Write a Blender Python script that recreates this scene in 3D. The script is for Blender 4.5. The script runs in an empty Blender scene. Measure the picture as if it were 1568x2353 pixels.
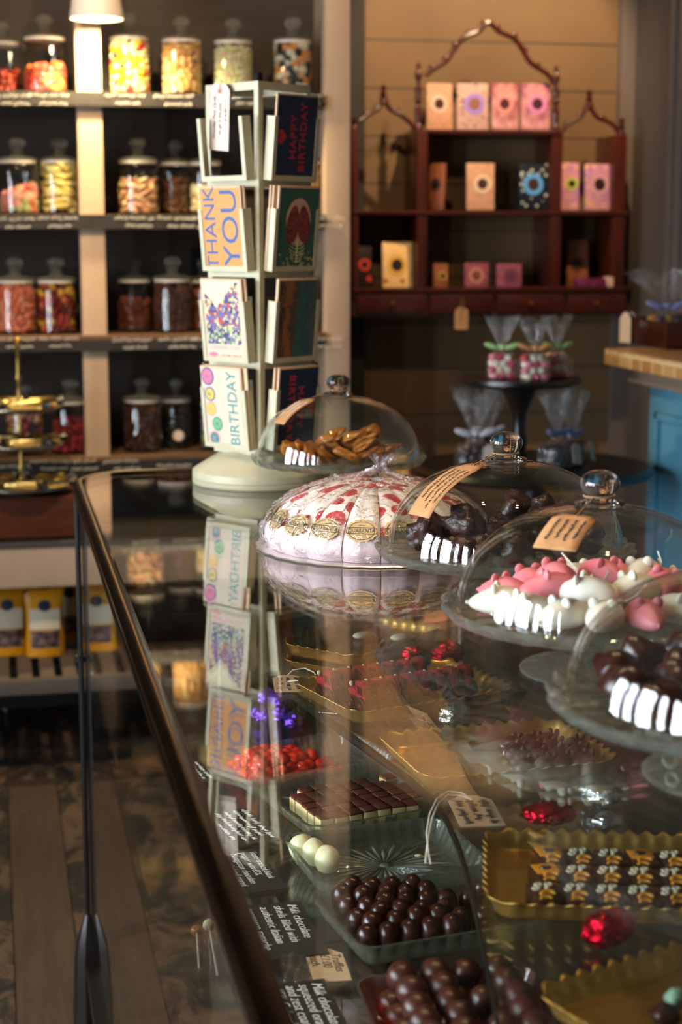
import bpy, bmesh, math, random
import numpy as np
from mathutils import Vector, Matrix, Euler

PI = math.pi
R = math.radians
rnd = random.Random(11)
SC = bpy.context.scene
COL = SC.collection

# ------------------------------------------------------------------ camera
F = 3800.0                      # focal length in pixels of the 1568 x 2353 frame
CU, CV = 784.0, 1176.5
YAW = math.atan(0.211)          # the room is turned 12 degrees to the view
PITCH = math.atan((CV - 540.0) / F)
CAM = Vector((0.0, 0.0, 1.45))
FWD = Vector((math.sin(YAW) * math.cos(PITCH), math.cos(YAW) * math.cos(PITCH), -math.sin(PITCH)))
RGT = Vector((math.cos(YAW), -math.sin(YAW), 0))
UPV = RGT.cross(FWD)


def ray(u, v):
    return (FWD * F + RGT * (u - CU) + UPV * (CV - v)) / F


def atz(u, v, z):
    d = ray(u, v)
    return CAM + d * ((z - CAM.z) / d.z)


def aty(u, v, y):
    d = ray(u, v)
    return CAM + d * (y / d.y)


def atx(u, v, x):
    d = ray(u, v)
    return CAM + d * (x / d.x)


def px_at(p):
    """metres covered by one pixel at point p"""
    return (p - CAM).dot(FWD) / F


# ------------------------------------------------------------------ objects
KIDS = {}


def link(o, parent=None):
    COL.objects.link(o)
    if parent is not None:
        o.parent = parent
        KIDS.setdefault(parent.name, []).append(o)
    return o


def tag(o, label=None, cat=None, group=None, kind=None):
    if label:
        o['label'] = label
    if cat:
        o['category'] = cat
    if group:
        o['group'] = group
    if kind:
        o['kind'] = kind
    return o


def thing(name, label, cat, loc=(0, 0, 0), rz=0.0, group=None, rot=None):
    o = bpy.data.objects.new(name, None)
    o.empty_display_size = 0.05
    o.location = loc
    o.rotation_euler = rot if rot else (0, 0, rz)
    link(o)
    return tag(o, label, cat, group)


def dup(root, loc, rz=0.0, label=None, group=None, rot=None, scale=None):
    c = root.copy()
    COL.objects.link(c)
    c.location = loc
    c.rotation_euler = rot if rot else (0, 0, rz)
    if scale:
        c.scale = (scale, scale, scale) if not hasattr(scale, '__len__') else scale
    if label:
        c['label'] = label
    if group:
        c['group'] = group
    _dupkids(root, c)
    return c


def _dupkids(a, b):
    for ch in KIDS.get(a.name, []):
        d = ch.copy()
        COL.objects.link(d)
        d.parent = b
        KIDS.setdefault(b.name, []).append(d)
        _dupkids(ch, d)


class MB:
    """collects shapes into one mesh"""

    def __init__(s):
        s.V = []
        s.Fc = []
        s.mi = []
        s.cur = 0

    def add(s, vs, fs, M=None):
        b = len(s.V)
        for v in vs:
            v = Vector(v)
            if M is not None:
                v = M @ v
            s.V.append(v)
        for f in fs:
            s.Fc.append([b + i for i in f])
            s.mi.append(s.cur)
        return s

    def box(s, x0, x1, y0, y1, z0, z1, M=None):
        vs = [(x, y, z) for z in (z0, z1) for y in (y0, y1) for x in (x0, x1)]
        fs = [(0, 2, 3, 1), (4, 5, 7, 6), (0, 1, 5, 4), (2, 6, 7, 3), (0, 4, 6, 2), (1, 3, 7, 5)]
        return s.add(vs, fs, M)

    def cbox(s, c, sz, M=None):
        return s.box(c[0] - sz[0] / 2, c[0] + sz[0] / 2, c[1] - sz[1] / 2, c[1] + sz[1] / 2, c[2] - sz[2] / 2, c[2] + sz[2] / 2, M)

    def lathe(s, prof, n=32, M=None, fn=None, closed=False):
        vs, fs, rings = [], [], []
        for k, (r, z) in enumerate(prof):
            if r < 1e-6:
                rings.append([len(vs)])
                vs.append((0, 0, z))
            else:
                rg = []
                for i in range(n):
                    a = 2 * PI * i / n
                    rr, zz = (r, z) if fn is None else fn(r, z, a, k)
                    rg.append(len(vs))
                    vs.append((rr * math.cos(a), rr * math.sin(a), zz))
                rings.append(rg)
        prs = list(zip(rings, rings[1:]))
        if closed:
            prs.append((rings[-1], rings[0]))
        for a, b in prs:
            for i in range(n):
                j = (i + 1) % n
                if len(a) == 1 and len(b) == 1:
                    break
                if len(a) == 1:
                    fs.append((a[0], b[j], b[i]))
                elif len(b) == 1:
                    fs.append((a[i], a[j], b[0]))
                else:
                    fs.append((a[i], a[j], b[j], b[i]))
        return s.add(vs, fs, M)

    def tube(s, pts, r, n=8, closed=False, caps=True, M=None, prof=None):
        pts = [Vector(p) for p in pts]
        m = len(pts)
        rs = r if hasattr(r, '__len__') else [r] * m
        vs, fs = [], []
        t0 = (pts[1] - pts[0]).normalized()
        up = Vector((0, 0, 1)) if abs(t0.z) < 0.9 else Vector((1, 0, 0))
        nrm = (up - t0 * up.dot(t0)).normalized()
        for i, p in enumerate(pts):
            if closed:
                t = (pts[(i + 1) % m] - pts[i - 1]).normalized()
            else:
                t = (pts[min(i + 1, m - 1)] - pts[max(i - 1, 0)]).normalized()
            nrm = (nrm - t * nrm.dot(t))
            nrm = nrm.normalized() if nrm.length > 1e-6 else Vector((0, 0, 1))
            bi = t.cross(nrm)
            if prof:
                for (a, b) in prof:
                    vs.append(p + bi * a * rs[i] + nrm * b * rs[i])
            else:
                for k in range(n):
                    a = 2 * PI * k / n
                    vs.append(p + (bi * math.cos(a) + nrm * math.sin(a)) * rs[i])
        n = len(prof) if prof else n
        for i in range(m if closed else m - 1):
            j = (i + 1) % m
            for k in range(n):
                l = (k + 1) % n
                fs.append((i * n + k, i * n + l, j * n + l, j * n + k))
        if caps and not closed:
            fs.append(tuple(range(n))[::-1])
            fs.append(tuple((m - 1) * n + k for k in range(n)))
        return s.add(vs, fs, M)

    def prism(s, poly, z0, z1, M=None):
        n = len(poly)
        vs = [(x, y, z0) for x, y in poly] + [(x, y, z1) for x, y in poly]
        fs = [tuple(range(n))[::-1], tuple(range(n, 2 * n))]
        fs += [(i, (i + 1) % n, n + (i + 1) % n, n + i) for i in range(n)]
        return s.add(vs, fs, M)

    def ell(s, c, r, M=None, nu=16, nv=10, fn=None):
        if not hasattr(r, '__len__'):
            r = (r, r, r)
        vs, fs = [], []
        vs.append((0, 0, -1))
        for j in range(1, nv):
            b = -PI / 2 + PI * j / nv
            for i in range(nu):
                a = 2 * PI * i / nu
                vs.append((math.cos(a) * math.cos(b), math.sin(a) * math.cos(b), math.sin(b)))
        vs.append((0, 0, 1))
        for i in range(nu):
            j = (i + 1) % nu
            fs.append((0, 1 + j, 1 + i))
            for k in range(nv - 2):
                q = 1 + k * nu
                fs.append((q + i, q + j, q + nu + j, q + nu + i))
            q = 1 + (nv - 2) * nu
            fs.append((q + i, q + j, len(vs) - 1))
        out = []
        for v in vs:
            v = Vector(v)
            if fn:
                v = fn(v)
            out.append((c[0] + v.x * r[0], c[1] + v.y * r[1], c[2] + v.z * r[2]))
        return s.add(out, fs, M)

    def grid(s, f, nu, nv, cu=False, M=None):
        vs = [f(i / (nu if cu else nu - 1), j / (nv - 1)) for j in range(nv) for i in range(nu)]
        fs = []
        for j in range(nv - 1):
            for i in range(nu if cu else nu - 1):
                k = (i + 1) % nu
                fs.append((j * nu + i, j * nu + k, (j + 1) * nu + k, (j + 1) * nu + i))
        return s.add(vs, fs, M)

    def rings(s, rgs, close0=True, close1=True, M=None, loop=False):
        """stack of equal-length closed point rings"""
        n = len(rgs[0])
        vs = [p for r in rgs for p in r]
        fs = []
        m = len(rgs)
        for j in range(m if loop else m - 1):
            q = (j + 1) % m
            for i in range(n):
                k = (i + 1) % n
                fs.append((j * n + i, j * n + k, q * n + k, q * n + i))
        if close0 and not loop:
            fs.append(tuple(range(n))[::-1])
        if close1 and not loop:
            fs.append(tuple((m - 1) * n + i for i in range(n)))
        return s.add(vs, fs, M)

    def build(s, name, mats, parent=None, loc=None, rz=0.0, smooth=35, bevel=0.0, rot=None, solid=0.0, recalc=True):
        me = bpy.data.meshes.new(name)
        me.from_pydata([tuple(v) for v in s.V], [], s.Fc)
        if not isinstance(mats, (list, tuple)):
            mats = [mats]
        for m in mats:
            me.materials.append(m)
        if len(mats) > 1:
            me.polygons.foreach_set('material_index', s.mi)
        bm = bmesh.new()
        bm.from_mesh(me)
        if recalc:
            bmesh.ops.recalc_face_normals(bm, faces=bm.faces)
        if bevel:
            bmesh.ops.bevel(bm, geom=[e for e in bm.edges if len(e.link_faces) == 2 and e.calc_face_angle(0) > 0.6],
                            offset=bevel, segments=2, affect='EDGES', profile=0.6)
        lim = R(smooth)
        for fc in bm.faces:
            fc.smooth = smooth > 0
        for e in bm.edges:
            if len(e.link_faces) == 2 and e.calc_face_angle(0) > lim:
                e.smooth = False
        bm.to_mesh(me)
        bm.free()
        o = bpy.data.objects.new(name, me)
        if loc is not None:
            o.location = loc
        o.rotation_euler = rot if rot else (0, 0, rz)
        if solid:
            md = o.modifiers.new('thick', 'SOLIDIFY')
            md.thickness = solid
            md.offset = 0
        return link(o, parent)


def text(name, body, size, mat, parent, M, align='CENTER', shear=0.0, xs=1.0, ext=0.0002, off=0.0, sp=1.0, label=None, lsp=1.0):
    """flat lettering standing a hair above its surface; M takes text x, y, z to the parent's frame"""
    cu = bpy.data.curves.new(name, 'FONT')
    cu.body = body
    cu.size = size
    cu.shear = shear
    cu.align_x = align
    cu.align_y = 'CENTER'
    cu.extrude = ext
    cu.offset = off
    cu.space_character = sp
    cu.space_line = lsp
    cu.resolution_u = 3
    tmp = bpy.data.objects.new(name, cu)
    me = bpy.data.meshes.new_from_object(tmp)
    bpy.data.objects.remove(tmp)
    bpy.data.curves.remove(cu)
    me.transform(M @ Matrix.Diagonal((xs, 1, 1, 1)))
    me.materials.clear()
    me.materials.append(mat)
    o = bpy.data.objects.new(name, me)
    if label:
        o['label'] = label
    return link(o, parent)


def scrib(mb, x0, x1, y, h, r, M, seed, z=0.0006):
    """a line of illegible handwriting, as a fine stroke"""
    q = random.Random(seed)
    x = x0
    while x < x1 - h * 0.6:
        wl = min(x1 - x, h * q.uniform(1.6, 4.0))
        n = max(4, int(wl / (h * 0.28)))
        pts = []
        for i in range(n + 1):
            hh = h * (0.5 if q.random() > 0.25 else 1.05)
            yy = y + (hh * (0.45 if i % 2 else -0.4)) + q.uniform(-.1, .1) * h
            pts.append((x + wl * i / n + (h * .12 if i % 2 else 0), yy, z))
        mb.tube(pts, r, n=4, M=M)
        x += wl + h * 0.6


def frame(origin, xdir, ydir):
    x = Vector(xdir).normalized()
    y = Vector(ydir)
    y = (y - x * y.dot(x)).normalized()
    z = x.cross(y)
    m = Matrix((x, y, z)).transposed().to_4x4()
    m.translation = Vector(origin)
    return m


def rrect(w, h, r, n):
    """n points and outward normals round a rounded rectangle, counter-clockwise"""
    segs = []
    cx, cy = w / 2 - r, h / 2 - r
    L = [2 * cx, 2 * cy, 2 * cx, 2 * cy]
    arc = PI * r / 2
    tot = sum(L) + 4 * arc
    out = []
    for i in range(n):
        s = tot * i / n
        done = False
        for k in range(4):
            d = (1, 0) if k == 0 else (0, 1) if k == 1 else (-1, 0) if k == 2 else (0, -1)
            nn = (d[1], -d[0])
            st = [(-cx, -h / 2), (w / 2, -cy), (cx, h / 2), (-w / 2, cy)][k]
            if s <= L[k]:
                out.append((st[0] + d[0] * s, st[1] + d[1] * s, nn[0], nn[1]))
                break
            s -= L[k]
            if s <= arc:
                a0 = [-PI / 2, 0, PI / 2, PI][k]
                cc = [(cx, -cy), (cx, cy), (-cx, cy), (-cx, -cy)][k]
                a = a0 + s / r
                out.append((cc[0] + r * math.cos(a), cc[1] + r * math.sin(a), math.cos(a), math.sin(a)))
                break
            s -= arc
        else:
            out.append(out[0])
    return out


# ------------------------------------------------------------------ materials
def lin(h, a=1.0):
    h = h.lstrip('#')
    c = [int(h[i:i + 2], 16) / 255 for i in (0, 2, 4)]
    return tuple(x / 12.92 if x <= 0.04045 else ((x + 0.055) / 1.055) ** 2.4 for x in c) + (a,)


class NT:
    def __init__(s, name):
        s.m = bpy.data.materials.new(name)
        s.m.use_nodes = True
        s.t = s.m.node_tree
        s.t.nodes.clear()
        s.out = s.n('ShaderNodeOutputMaterial')

    def n(s, typ, ins=None, **pr):
        nd = s.t.nodes.new(typ)
        for k, v in pr.items():
            setattr(nd, k, v)
        for k, v in (ins or {}).items():
            if isinstance(v, bpy.types.NodeSocket):
                s.t.links.new(v, nd.inputs[k])
            else:
                nd.inputs[k].default_value = v
        return nd

    def co(s, kind='Object', scale=None, rot=None):
        c = s.n('ShaderNodeTexCoord').outputs[kind]
        if scale or rot:
            c = s.n('ShaderNodeMapping', {'Vector': c, 'Scale': scale or (1, 1, 1), 'Rotation': rot or (0, 0, 0)}).outputs[0]
        return c

    def noise(s, scale, det=4, rough=0.55, vec=None, dist=0.0):
        return s.n('ShaderNodeTexNoise', {'Vector': vec if vec is not None else s.co(), 'Scale': scale, 'Detail': det, 'Roughness': rough, 'Distortion': dist}).outputs[0]

    def ramp(s, fac, stops, interp='LINEAR'):
        nd = s.n('ShaderNodeValToRGB', {0: fac})
        cr = nd.color_ramp
        cr.interpolation = interp
        while len(cr.elements) < len(stops):
            cr.elements.new(0.5)
        for e, (p, c) in zip(cr.elements, stops):
            e.position = p
            e.color = lin(c) if isinstance(c, str) else (c, c, c, 1)
        return nd.outputs[0]

    def mix(s, fac, a, b):
        nd = s.n('ShaderNodeMix', data_type='RGBA')
        for k, v in ((0, fac), (6, a), (7, b)):
            if isinstance(v, bpy.types.NodeSocket):
                s.t.links.new(v, nd.inputs[k])
            else:
                nd.inputs[k].default_value = v if not isinstance(v, str) else lin(v)
        return nd.outputs[2]

    def math(s, op, a, b=0.0, clamp=False):
        nd = s.n('ShaderNodeMath', operation=op, use_clamp=clamp)
        for k, v in ((0, a), (1, b)):
            if isinstance(v, bpy.types.NodeSocket):
                s.t.links.new(v, nd.inputs[k])
            else:
                nd.inputs[k].default_value = v
        return nd.outputs[0]

    def bump(s, h, strength=0.3, dist=0.002):
        return s.n('ShaderNodeBump', {'Height': h, 'Strength': strength, 'Distance': dist}).outputs[0]

    def pbr(s, col, rough=0.5, metal=0.0, normal=None, **kw):
        ins = {'Base Color': col if isinstance(col, bpy.types.NodeSocket) else lin(col), 'Roughness': rough, 'Metallic': metal}
        ins.update({k.replace('_', ' '): v for k, v in kw.items()})
        if normal is not None:
            ins['Normal'] = normal
        b = s.n('ShaderNodeBsdfPrincipled', ins)
        return s.done(b.outputs[0])

    def done(s, sh):
        s.t.links.new(sh, s.out.inputs[0])
        return s.m


def plain(name, col, rough=0.5, metal=0.0, var=None, bump=None, **kw):
    t = NT(name)
    c = lin(col)
    c = t.n('ShaderNodeRGB').outputs[0] if False else col
    if var:
        sc, c2, lo, hi = var
        f = t.noise(sc)
        c = t.ramp(f, [(lo, col), (hi, c2)])
    nm = None
    if bump:
        nm = t.bump(t.noise(bump[0], 5), bump[1], bump[2] if len(bump) > 2 else 0.002)
    return t.pbr(c, rough, metal, nm, **kw)


def thin_glass(name, tint='#ffffff', ior=1.5, rough=0.0, bump=None, haze=0.0, boost=0.0):
    """a pane: reflects by Fresnel, lets the rest straight through"""
    t = NT(name)
    bf = t.n('ShaderNodeNewGeometry').outputs['Backfacing']
    i2 = t.math('ADD', t.math('MULTIPLY', bf, 1.0 / ior - ior), ior)
    ins = {'IOR': i2}
    nm = None
    if bump:
        nm = t.bump(t.noise(bump[0], 3, dist=bump[3] if len(bump) > 3 else 0.0), bump[1], bump[2])
        ins['Normal'] = nm
    fr = t.n('ShaderNodeFresnel', ins).outputs[0]
    if boost:
        fr = t.math('ADD', fr, boost, True)
    gi = {'Color': (1, 1, 1, 1), 'Roughness': rough}
    if nm is not None:
        gi['Normal'] = nm
    g = t.n('ShaderNodeBsdfGlossy', gi)
    tr = t.n('ShaderNodeBsdfTransparent', {'Color': lin(tint)})
    sh = tr.outputs[0]
    if haze:
        df = t.n('ShaderNodeBsdfDiffuse', {'Color': (.8, .8, .8, 1)})
        sh = t.n('ShaderNodeMixShader', {0: haze, 1: sh, 2: df.outputs[0]}).outputs[0]
    return t.done(t.n('ShaderNodeMixShader', {0: fr, 1: sh, 2: g.outputs[0]}).outputs[0])


def solid_glass(name, tint='#f4fbf7', ior=1.48, rough=0.0, bump=None):
    t = NT(name)
    nm = t.bump(t.noise(bump[0], 2), bump[1], bump[2]) if bump else None
    return t.pbr(tint, rough, 0, nm, IOR=ior, Transmission_Weight=1.0)


def wood(name, c1, c2, axis='X', scale=9.0, rough=0.45, bump=0.15, coat=0.0):
    t = NT(name)
    sc = {'X': (.08, 1, 1), 'Y': (1, .08, 1), 'Z': (1, 1, .08)}[axis]
    v = t.co('Object', tuple(x * scale for x in sc))
    f = t.noise(6, 6, .65, v, 1.2)
    col = t.ramp(f, [(.3, c1), (.7, c2)])
    return t.pbr(col, rough, 0, t.bump(f, bump, .002), Coat_Weight=coat)


def cut_glass(name, tint, ior, keep, haze=0.0, rough=0.0, bump=None):
    t = NT(name)
    gi = {'Color': lin(tint), 'IOR': ior, 'Roughness': rough}
    if bump:
        gi['Normal'] = t.bump(t.noise(bump[0], 2), bump[1], bump[2])
    g = t.n('ShaderNodeBsdfGlass', gi).outputs[0]
    tr = t.n('ShaderNodeBsdfTransparent', {'Color': lin(tint)}).outputs[0]
    sh = t.n('ShaderNodeMixShader', {0: keep, 1: g, 2: tr}).outputs[0]
    if haze:
        df = t.n('ShaderNodeBsdfDiffuse', {'Color': lin('#dfe2d0')}).outputs[0]
        sh = t.n('ShaderNodeMixShader', {0: haze, 1: sh, 2: df}).outputs[0]
    return t.done(sh)


GL = {}
GL['top'] = thin_glass('counter_glass', '#fbfdfb', 1.52)
GL['front'] = thin_glass('front_glass', '#fcfdfc', 1.5)
GL['shelf'] = thin_glass('shelf_glass', '#fafdfb', 1.5)
GL['dome'] = thin_glass('dome_glass', '#fafcfb', 1.5, bump=(14, .05, .01))
GL['jar'] = thin_glass('jar_glass', '#f4f6f3', 1.5, bump=(10, .06, .01))
GL['jarknob'] = cut_glass('jar_knob_glass', '#fbfbf8', 1.45, .25, .08, .05)
GL['wrap'] = thin_glass('cellophane', '#fbfbfb', 1.5, .05, bump=(60, 1.0, .008, 1.0), haze=.03, boost=.03)
GL['nwrap'] = thin_glass('nougat_film', '#fdfbfc', 1.5, .06, bump=(26, 1.0, .02, 1.5), haze=.02, boost=.03)
GL['crystal'] = cut_glass('pressed_glass', '#f6fbf5', 1.6, .25, .05, .04, (70, .35, .003))
GL['knob'] = solid_glass('knob_glass', '#fbfdfc', 1.5)
GL['plate'] = cut_glass('stand_glass', '#fafdfb', 1.46, .4, .045, .03)
GL['redbox'] = thin_glass('red_clear_plastic', '#d9846f', 1.45, .1, haze=.06)
GL['clearbox'] = thin_glass('clear_plastic', '#fafcfa', 1.5, .06, bump=(40, .4, .004), haze=.06, boost=.06)
GL['window'] = thin_glass('window_glass', '#f7fbff', 1.45)

MT = {}
MT['cream_paint'] = plain('cream_paint', '#c2a68a', .55, var=(6, '#b79b80', .3, .7), bump=(60, .05))
MT['dark_back'] = wood('dark_backboard', '#352d26', '#41382f', 'X', 5, .7, .1)
MT['shelf_wood'] = wood('shelf_board', '#553c28', '#6d5137', 'X', 6, .5, .1)
MT['chalkboard'] = plain('chalkboard', '#1f1c1a', .55, var=(30, '#2a2624', .35, .7))
MT['card_black'] = plain('black_card', '#221d1b', .6, var=(40, '#2b2523', .35, .7))
MT['chalk'] = plain('chalk', '#e8e4dc', .9)
MT['ink'] = plain('ink', '#2a2420', .8)
MT['white_band'] = plain('white_band', '#d8d2c6', .5)
MT['mahogany'] = wood('mahogany', '#2c0d07', '#4a1a0d', 'Z', 8, .3, .08, .3)
MT['mahogany_x'] = wood('mahogany_board', '#2a0c07', '#45180c', 'X', 8, .3, .08, .3)
MT['brass'] = plain('brass', '#b58a4a', .3, 1.0)
MT['gilt'] = plain('gilt', '#c9a55a', .28, 1.0)
MT['gold_card'] = plain('gold_card', '#dcb464', .34, .9, var=(50, '#cba050', .3, .7), bump=(160, .06, .001))
MT['gold_foil'] = plain('gold_foil', '#d8bd78', .22, 1.0, bump=(90, .5, .004))
MT['red_foil'] = plain('red_foil', '#d3122f', .25, 1.0, bump=(75, .9, .006))
MT['blue_foil'] = plain('blue_foil', '#1d6f9a', .25, 1.0, bump=(75, .9, .006))
MT['purple_foil'] = plain('purple_foil', '#7846d6', .25, 1.0, bump=(75, .9, .006))
MT['silver_foil'] = plain('silver_foil', '#d4dcdc', .2, 1.0, bump=(75, .9, .006))
MT['bronze'] = plain('bronze', '#4a3524', .28, 1.0, var=(25, '#2e2118', .35, .7), bump=(120, .08, .001))
MT['black_metal'] = plain('black_metal', '#14120f', .4, .3)
MT['black_wood'] = wood('black_wood', '#0f0b09', '#1d1510', 'Z', 8, .3, .05)
MT['rack'] = plain('rack_enamel', '#c2bb9c', .4, var=(30, '#b4ac8c', .35, .75), bump=(90, .04))
MT['kraft'] = plain('kraft_card', '#b08254', .8, var=(140, '#9f7348', .35, .7))
MT['buff'] = plain('buff_card', '#cdb091', .8, var=(140, '#c2a484', .35, .7))
MT['tag_pale'] = plain('pale_tag', '#dcc9b6', .8)
MT['string'] = plain('string', '#d8d2c4', .9)
MT['twine'] = plain('twine', '#8a6a48', .9)
MT['ply'] = plain('plywood', '#d9b995', .6, var=(50, '#c9a57e', .3, .7))
MT['ply_dark'] = wood('plywood_back', '#7a5a3f', '#8d6a4b', 'Z', 8, .6, .05)
MT['ply_edge'] = plain('plywood_edge', '#b98f68', .7)
MT['art_orange'] = plain('art_orange', '#c8863a', .5)
MT['art_blue'] = plain('art_blue', '#1f4f8a', .5)
MT['art_navy'] = plain('art_navy', '#0c1a36', .5)
MT['art_red'] = plain('art_red', '#b8223a', .5)
MT['art_cream'] = plain('art_cream', '#cdbaa2', .5)
MT['art_teal'] = plain('art_teal', '#1d807e', .5)
MT['art_pink'] = plain('art_pink', '#d66a84', .5)
MT['art_yellow'] = plain('art_yellow', '#cdb044', .5)
MT['art_green'] = plain('art_green', '#6aa468', .5)
MT['art_pine'] = plain('art_pine', '#2f5a48', .5)
MT['art_bone'] = plain('art_bone', '#b9b27a', .5)
MT['art_lung'] = plain('art_lung', '#9a3a30', .5, var=(160, '#5e1c1c', .4, .6))
MT['art_peach'] = plain('art_peach', '#d8b08a', .5)
MT['art_rose'] = plain('art_rose', '#d88f84', .5)
MT['choc_dark'] = plain('dark_chocolate', '#3a1c14', .28, var=(60, '#2c120b', .3, .7), bump=(70, .12, .002))
MT['choc_milk'] = plain('milk_chocolate', '#4c241a', .36, var=(45, '#3c1a10', .3, .7), bump=(60, .12, .002))
MT['choc_truffle'] = plain('truffle_chocolate', '#341712', .22, var=(110, '#4f332d', .5, .8), bump=(80, .15, .0015))
MT['choc_white'] = plain('white_chocolate', '#e9e2bb', .4, var=(40, '#dcd4a8', .3, .7), bump=(50, .12, .002), Subsurface_Weight=.1)
MT['choc_red'] = plain('red_chocolate', '#a3222c', .35, var=(60, '#8a1822', .3, .7), bump=(60, .1, .001))
MT['choc_cluster'] = plain('chocolate_cluster', '#3d211b', .35, bump=(60, .7, .006), var=(50, '#2a1410', .3, .7))
MT['cream_sponge'] = plain('cream_sponge', '#e4cf9a', .7, var=(70, '#d4b877', .3, .7), bump=(90, .3, .002))
MT['cocoa'] = plain('cocoa_top', '#6a3019', .7, var=(60, '#50200f', .3, .7), bump=(120, .25, .001))
MT['jelly_red'] = plain('red_jelly', '#cf1c10', .12, var=(90, '#e2462c', .45, .7), Subsurface_Weight=.15)
MT['caramel'] = plain('caramel', '#b3742f', .28, var=(40, '#8a4f1a', .3, .7), bump=(60, .25, .003), Subsurface_Weight=.1)
MT['nut'] = plain('almond', '#e6dcbc', .45)
MT['sugar_white'] = plain('sugar_white', '#e2d8c8', .5, bump=(60, .08), Subsurface_Weight=.1)
MT['sugar_pink'] = plain('sugar_pink', '#e2707c', .45, var=(30, '#e88a92', .3, .7), bump=(60, .08), Subsurface_Weight=.1)
MT['yellow_icing'] = plain('yellow_icing', '#c98a22', .4)
MT['white_icing'] = plain('white_icing', '#c9c8b2', .5)
MT['teal'] = plain('teal_paint', '#5590a8', .45, var=(7, '#4c8299', .3, .7), bump=(40, .06))
MT['stone_paint'] = plain('stone_paint', '#7c6a58', .6)
MT['lamp_white'] = plain('lamp_enamel', '#e9ddd0', .4)
MT['yellow_pack'] = plain('yellow_pouch', '#d99a16', .3, var=(8, '#c9860c', .3, .7), bump=(14, .35, .01))
MT['pack_pale'] = plain('pouch_panel', '#d8cdb0', .45)
MT['pack_dark'] = plain('pouch_picture', '#3a2a2c', .5, var=(45, '#8a6a62', .45, .65))
MT['navy'] = plain('navy_print', '#1c2438', .5)
MT['ribbon_green'] = plain('green_ribbon', '#9ec47e', .5)
MT['ribbon_orange'] = plain('orange_ribbon', '#c98a52', .5)
MT['ribbon_lilac'] = plain('lilac_ribbon', '#8a88b4', .5)
MT['ribbon_white'] = plain('white_ribbon', '#c9c4cc', .5)
MT['silverware'] = plain('silver_plate', '#c8c2b4', .25, .9)
MT['plaster'] = plain('ceiling_paint', '#3d332b', .9)
MT['silver_board'] = plain('silver_board', '#dcdad6', .3, .8)


def floor_mat(name, dark):
    t = NT(name)
    v = t.co('Object', (9, .9, 1))
    g = t.noise(5, 8, .7, v, 1.0)
    col = t.ramp(g, [(.25, '#32231a'), (.55, '#493525'), (.8, '#5c4530')])
    big = t.noise(8 if dark else 7, 9, .78, t.co('Object', (1, .55, 1)), .9)
    if dark:
        col = t.mix(t.ramp(big, [(.44, 0.0), (.52, .97)]), t.mix(.5, col, '#6a5038'), '#0e0a08')
    else:
        col = t.mix(t.ramp(big, [(.56, 0.0), (.76, .75)]), col, '#2a1c14')
    kn = t.n('ShaderNodeTexVoronoi', {'Vector': t.co('Object', (1, .6, 1)), 'Scale': 4.5}).outputs[0]
    col = t.mix(t.ramp(kn, [(.04, .8), (.1, 0.0)]), col, '#1a100b')
    return t.pbr(col, .68, 0, t.bump(g, .3, .003))


MT['floor_bare'] = floor_mat('bare_boards', False)
MT['floor_dark'] = floor_mat('black_stained_boards', True)


def wall_mat(name, c1, c2, pitch=.146, off=0.0):
    t = NT(name)
    z = t.n('ShaderNodeSeparateXYZ', {0: t.co()}).outputs[2]
    fz = t.math('FRACT', t.math('DIVIDE', t.math('ADD', z, off), pitch))
    groove = t.math('LESS_THAN', fz, .035)
    f = t.noise(3, 5)
    col = t.ramp(f, [(.3, c1), (.7, c2)])
    col = t.mix(groove, col, '#2c241d')
    hgt = t.math('ADD', t.math('MULTIPLY', groove, -1.0), t.math('MULTIPLY', f, .1))
    return t.pbr(col, .6, 0, t.bump(hgt, .6, .004))


MT['wall'] = wall_mat('boarded_wall', '#6a5032', '#5d472d')
MT['wall_side'] = plain('side_wall_paint', '#4a4038', .6, bump=(30, .05))
MT['grey_trim'] = plain('grey_trim', '#5e534b', .5)


def nougat_mat():
    t = NT('strawberry_nougat')
    info = t.n('ShaderNodeObjectInfo').outputs['Random']
    vec = t.n('ShaderNodeVectorMath', {0: t.co('Object', (1, 1, 1)), 1: t.n('ShaderNodeCombineXYZ', {0: info, 1: info}).outputs[0]}, operation='ADD').outputs[0]
    z = t.n('ShaderNodeSeparateXYZ', {0: t.co()}).outputs[2]
    vo = t.n('ShaderNodeTexVoronoi', {'Vector': vec, 'Scale': 33.0, 'Randomness': .9})
    wob = t.noise(90, 3)
    dd = t.math('ADD', vo.outputs[0], t.math('MULTIPLY', wob, .25))
    pick = t.n('ShaderNodeSeparateColor', {0: vo.outputs[1]}).outputs[0]
    berry = t.math('MULTIPLY', t.math('LESS_THAN', dd, .60), t.math('GREATER_THAN', pick, .2))
    berry = t.math('MULTIPLY', berry, t.math('GREATER_THAN', z, .036))
    base = t.ramp(z, [(.0, '#f3d3d2'), (.034, '#f3dcd8'), (.046, '#f6eee4'), (.09, '#f6f0e4')])
    sp = t.n('ShaderNodeTexVoronoi', {'Vector': vec, 'Scale': 95.0}).outputs[0]
    base = t.mix(t.ramp(sp, [(.08, .6), (.16, 0.0)]), base, '#d98a90')
    bc = t.ramp(wob, [(.35, '#b02a30'), (.55, '#c9474a'), (.7, '#dc8078')])
    col = t.mix(berry, base, bc)
    h = t.math('ADD', t.math('MULTIPLY', berry, .5), wob)
    return t.pbr(col, .4, 0, t.bump(h, .35, .003), Subsurface_Weight=.08)


MT['nougat'] = nougat_mat()


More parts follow.
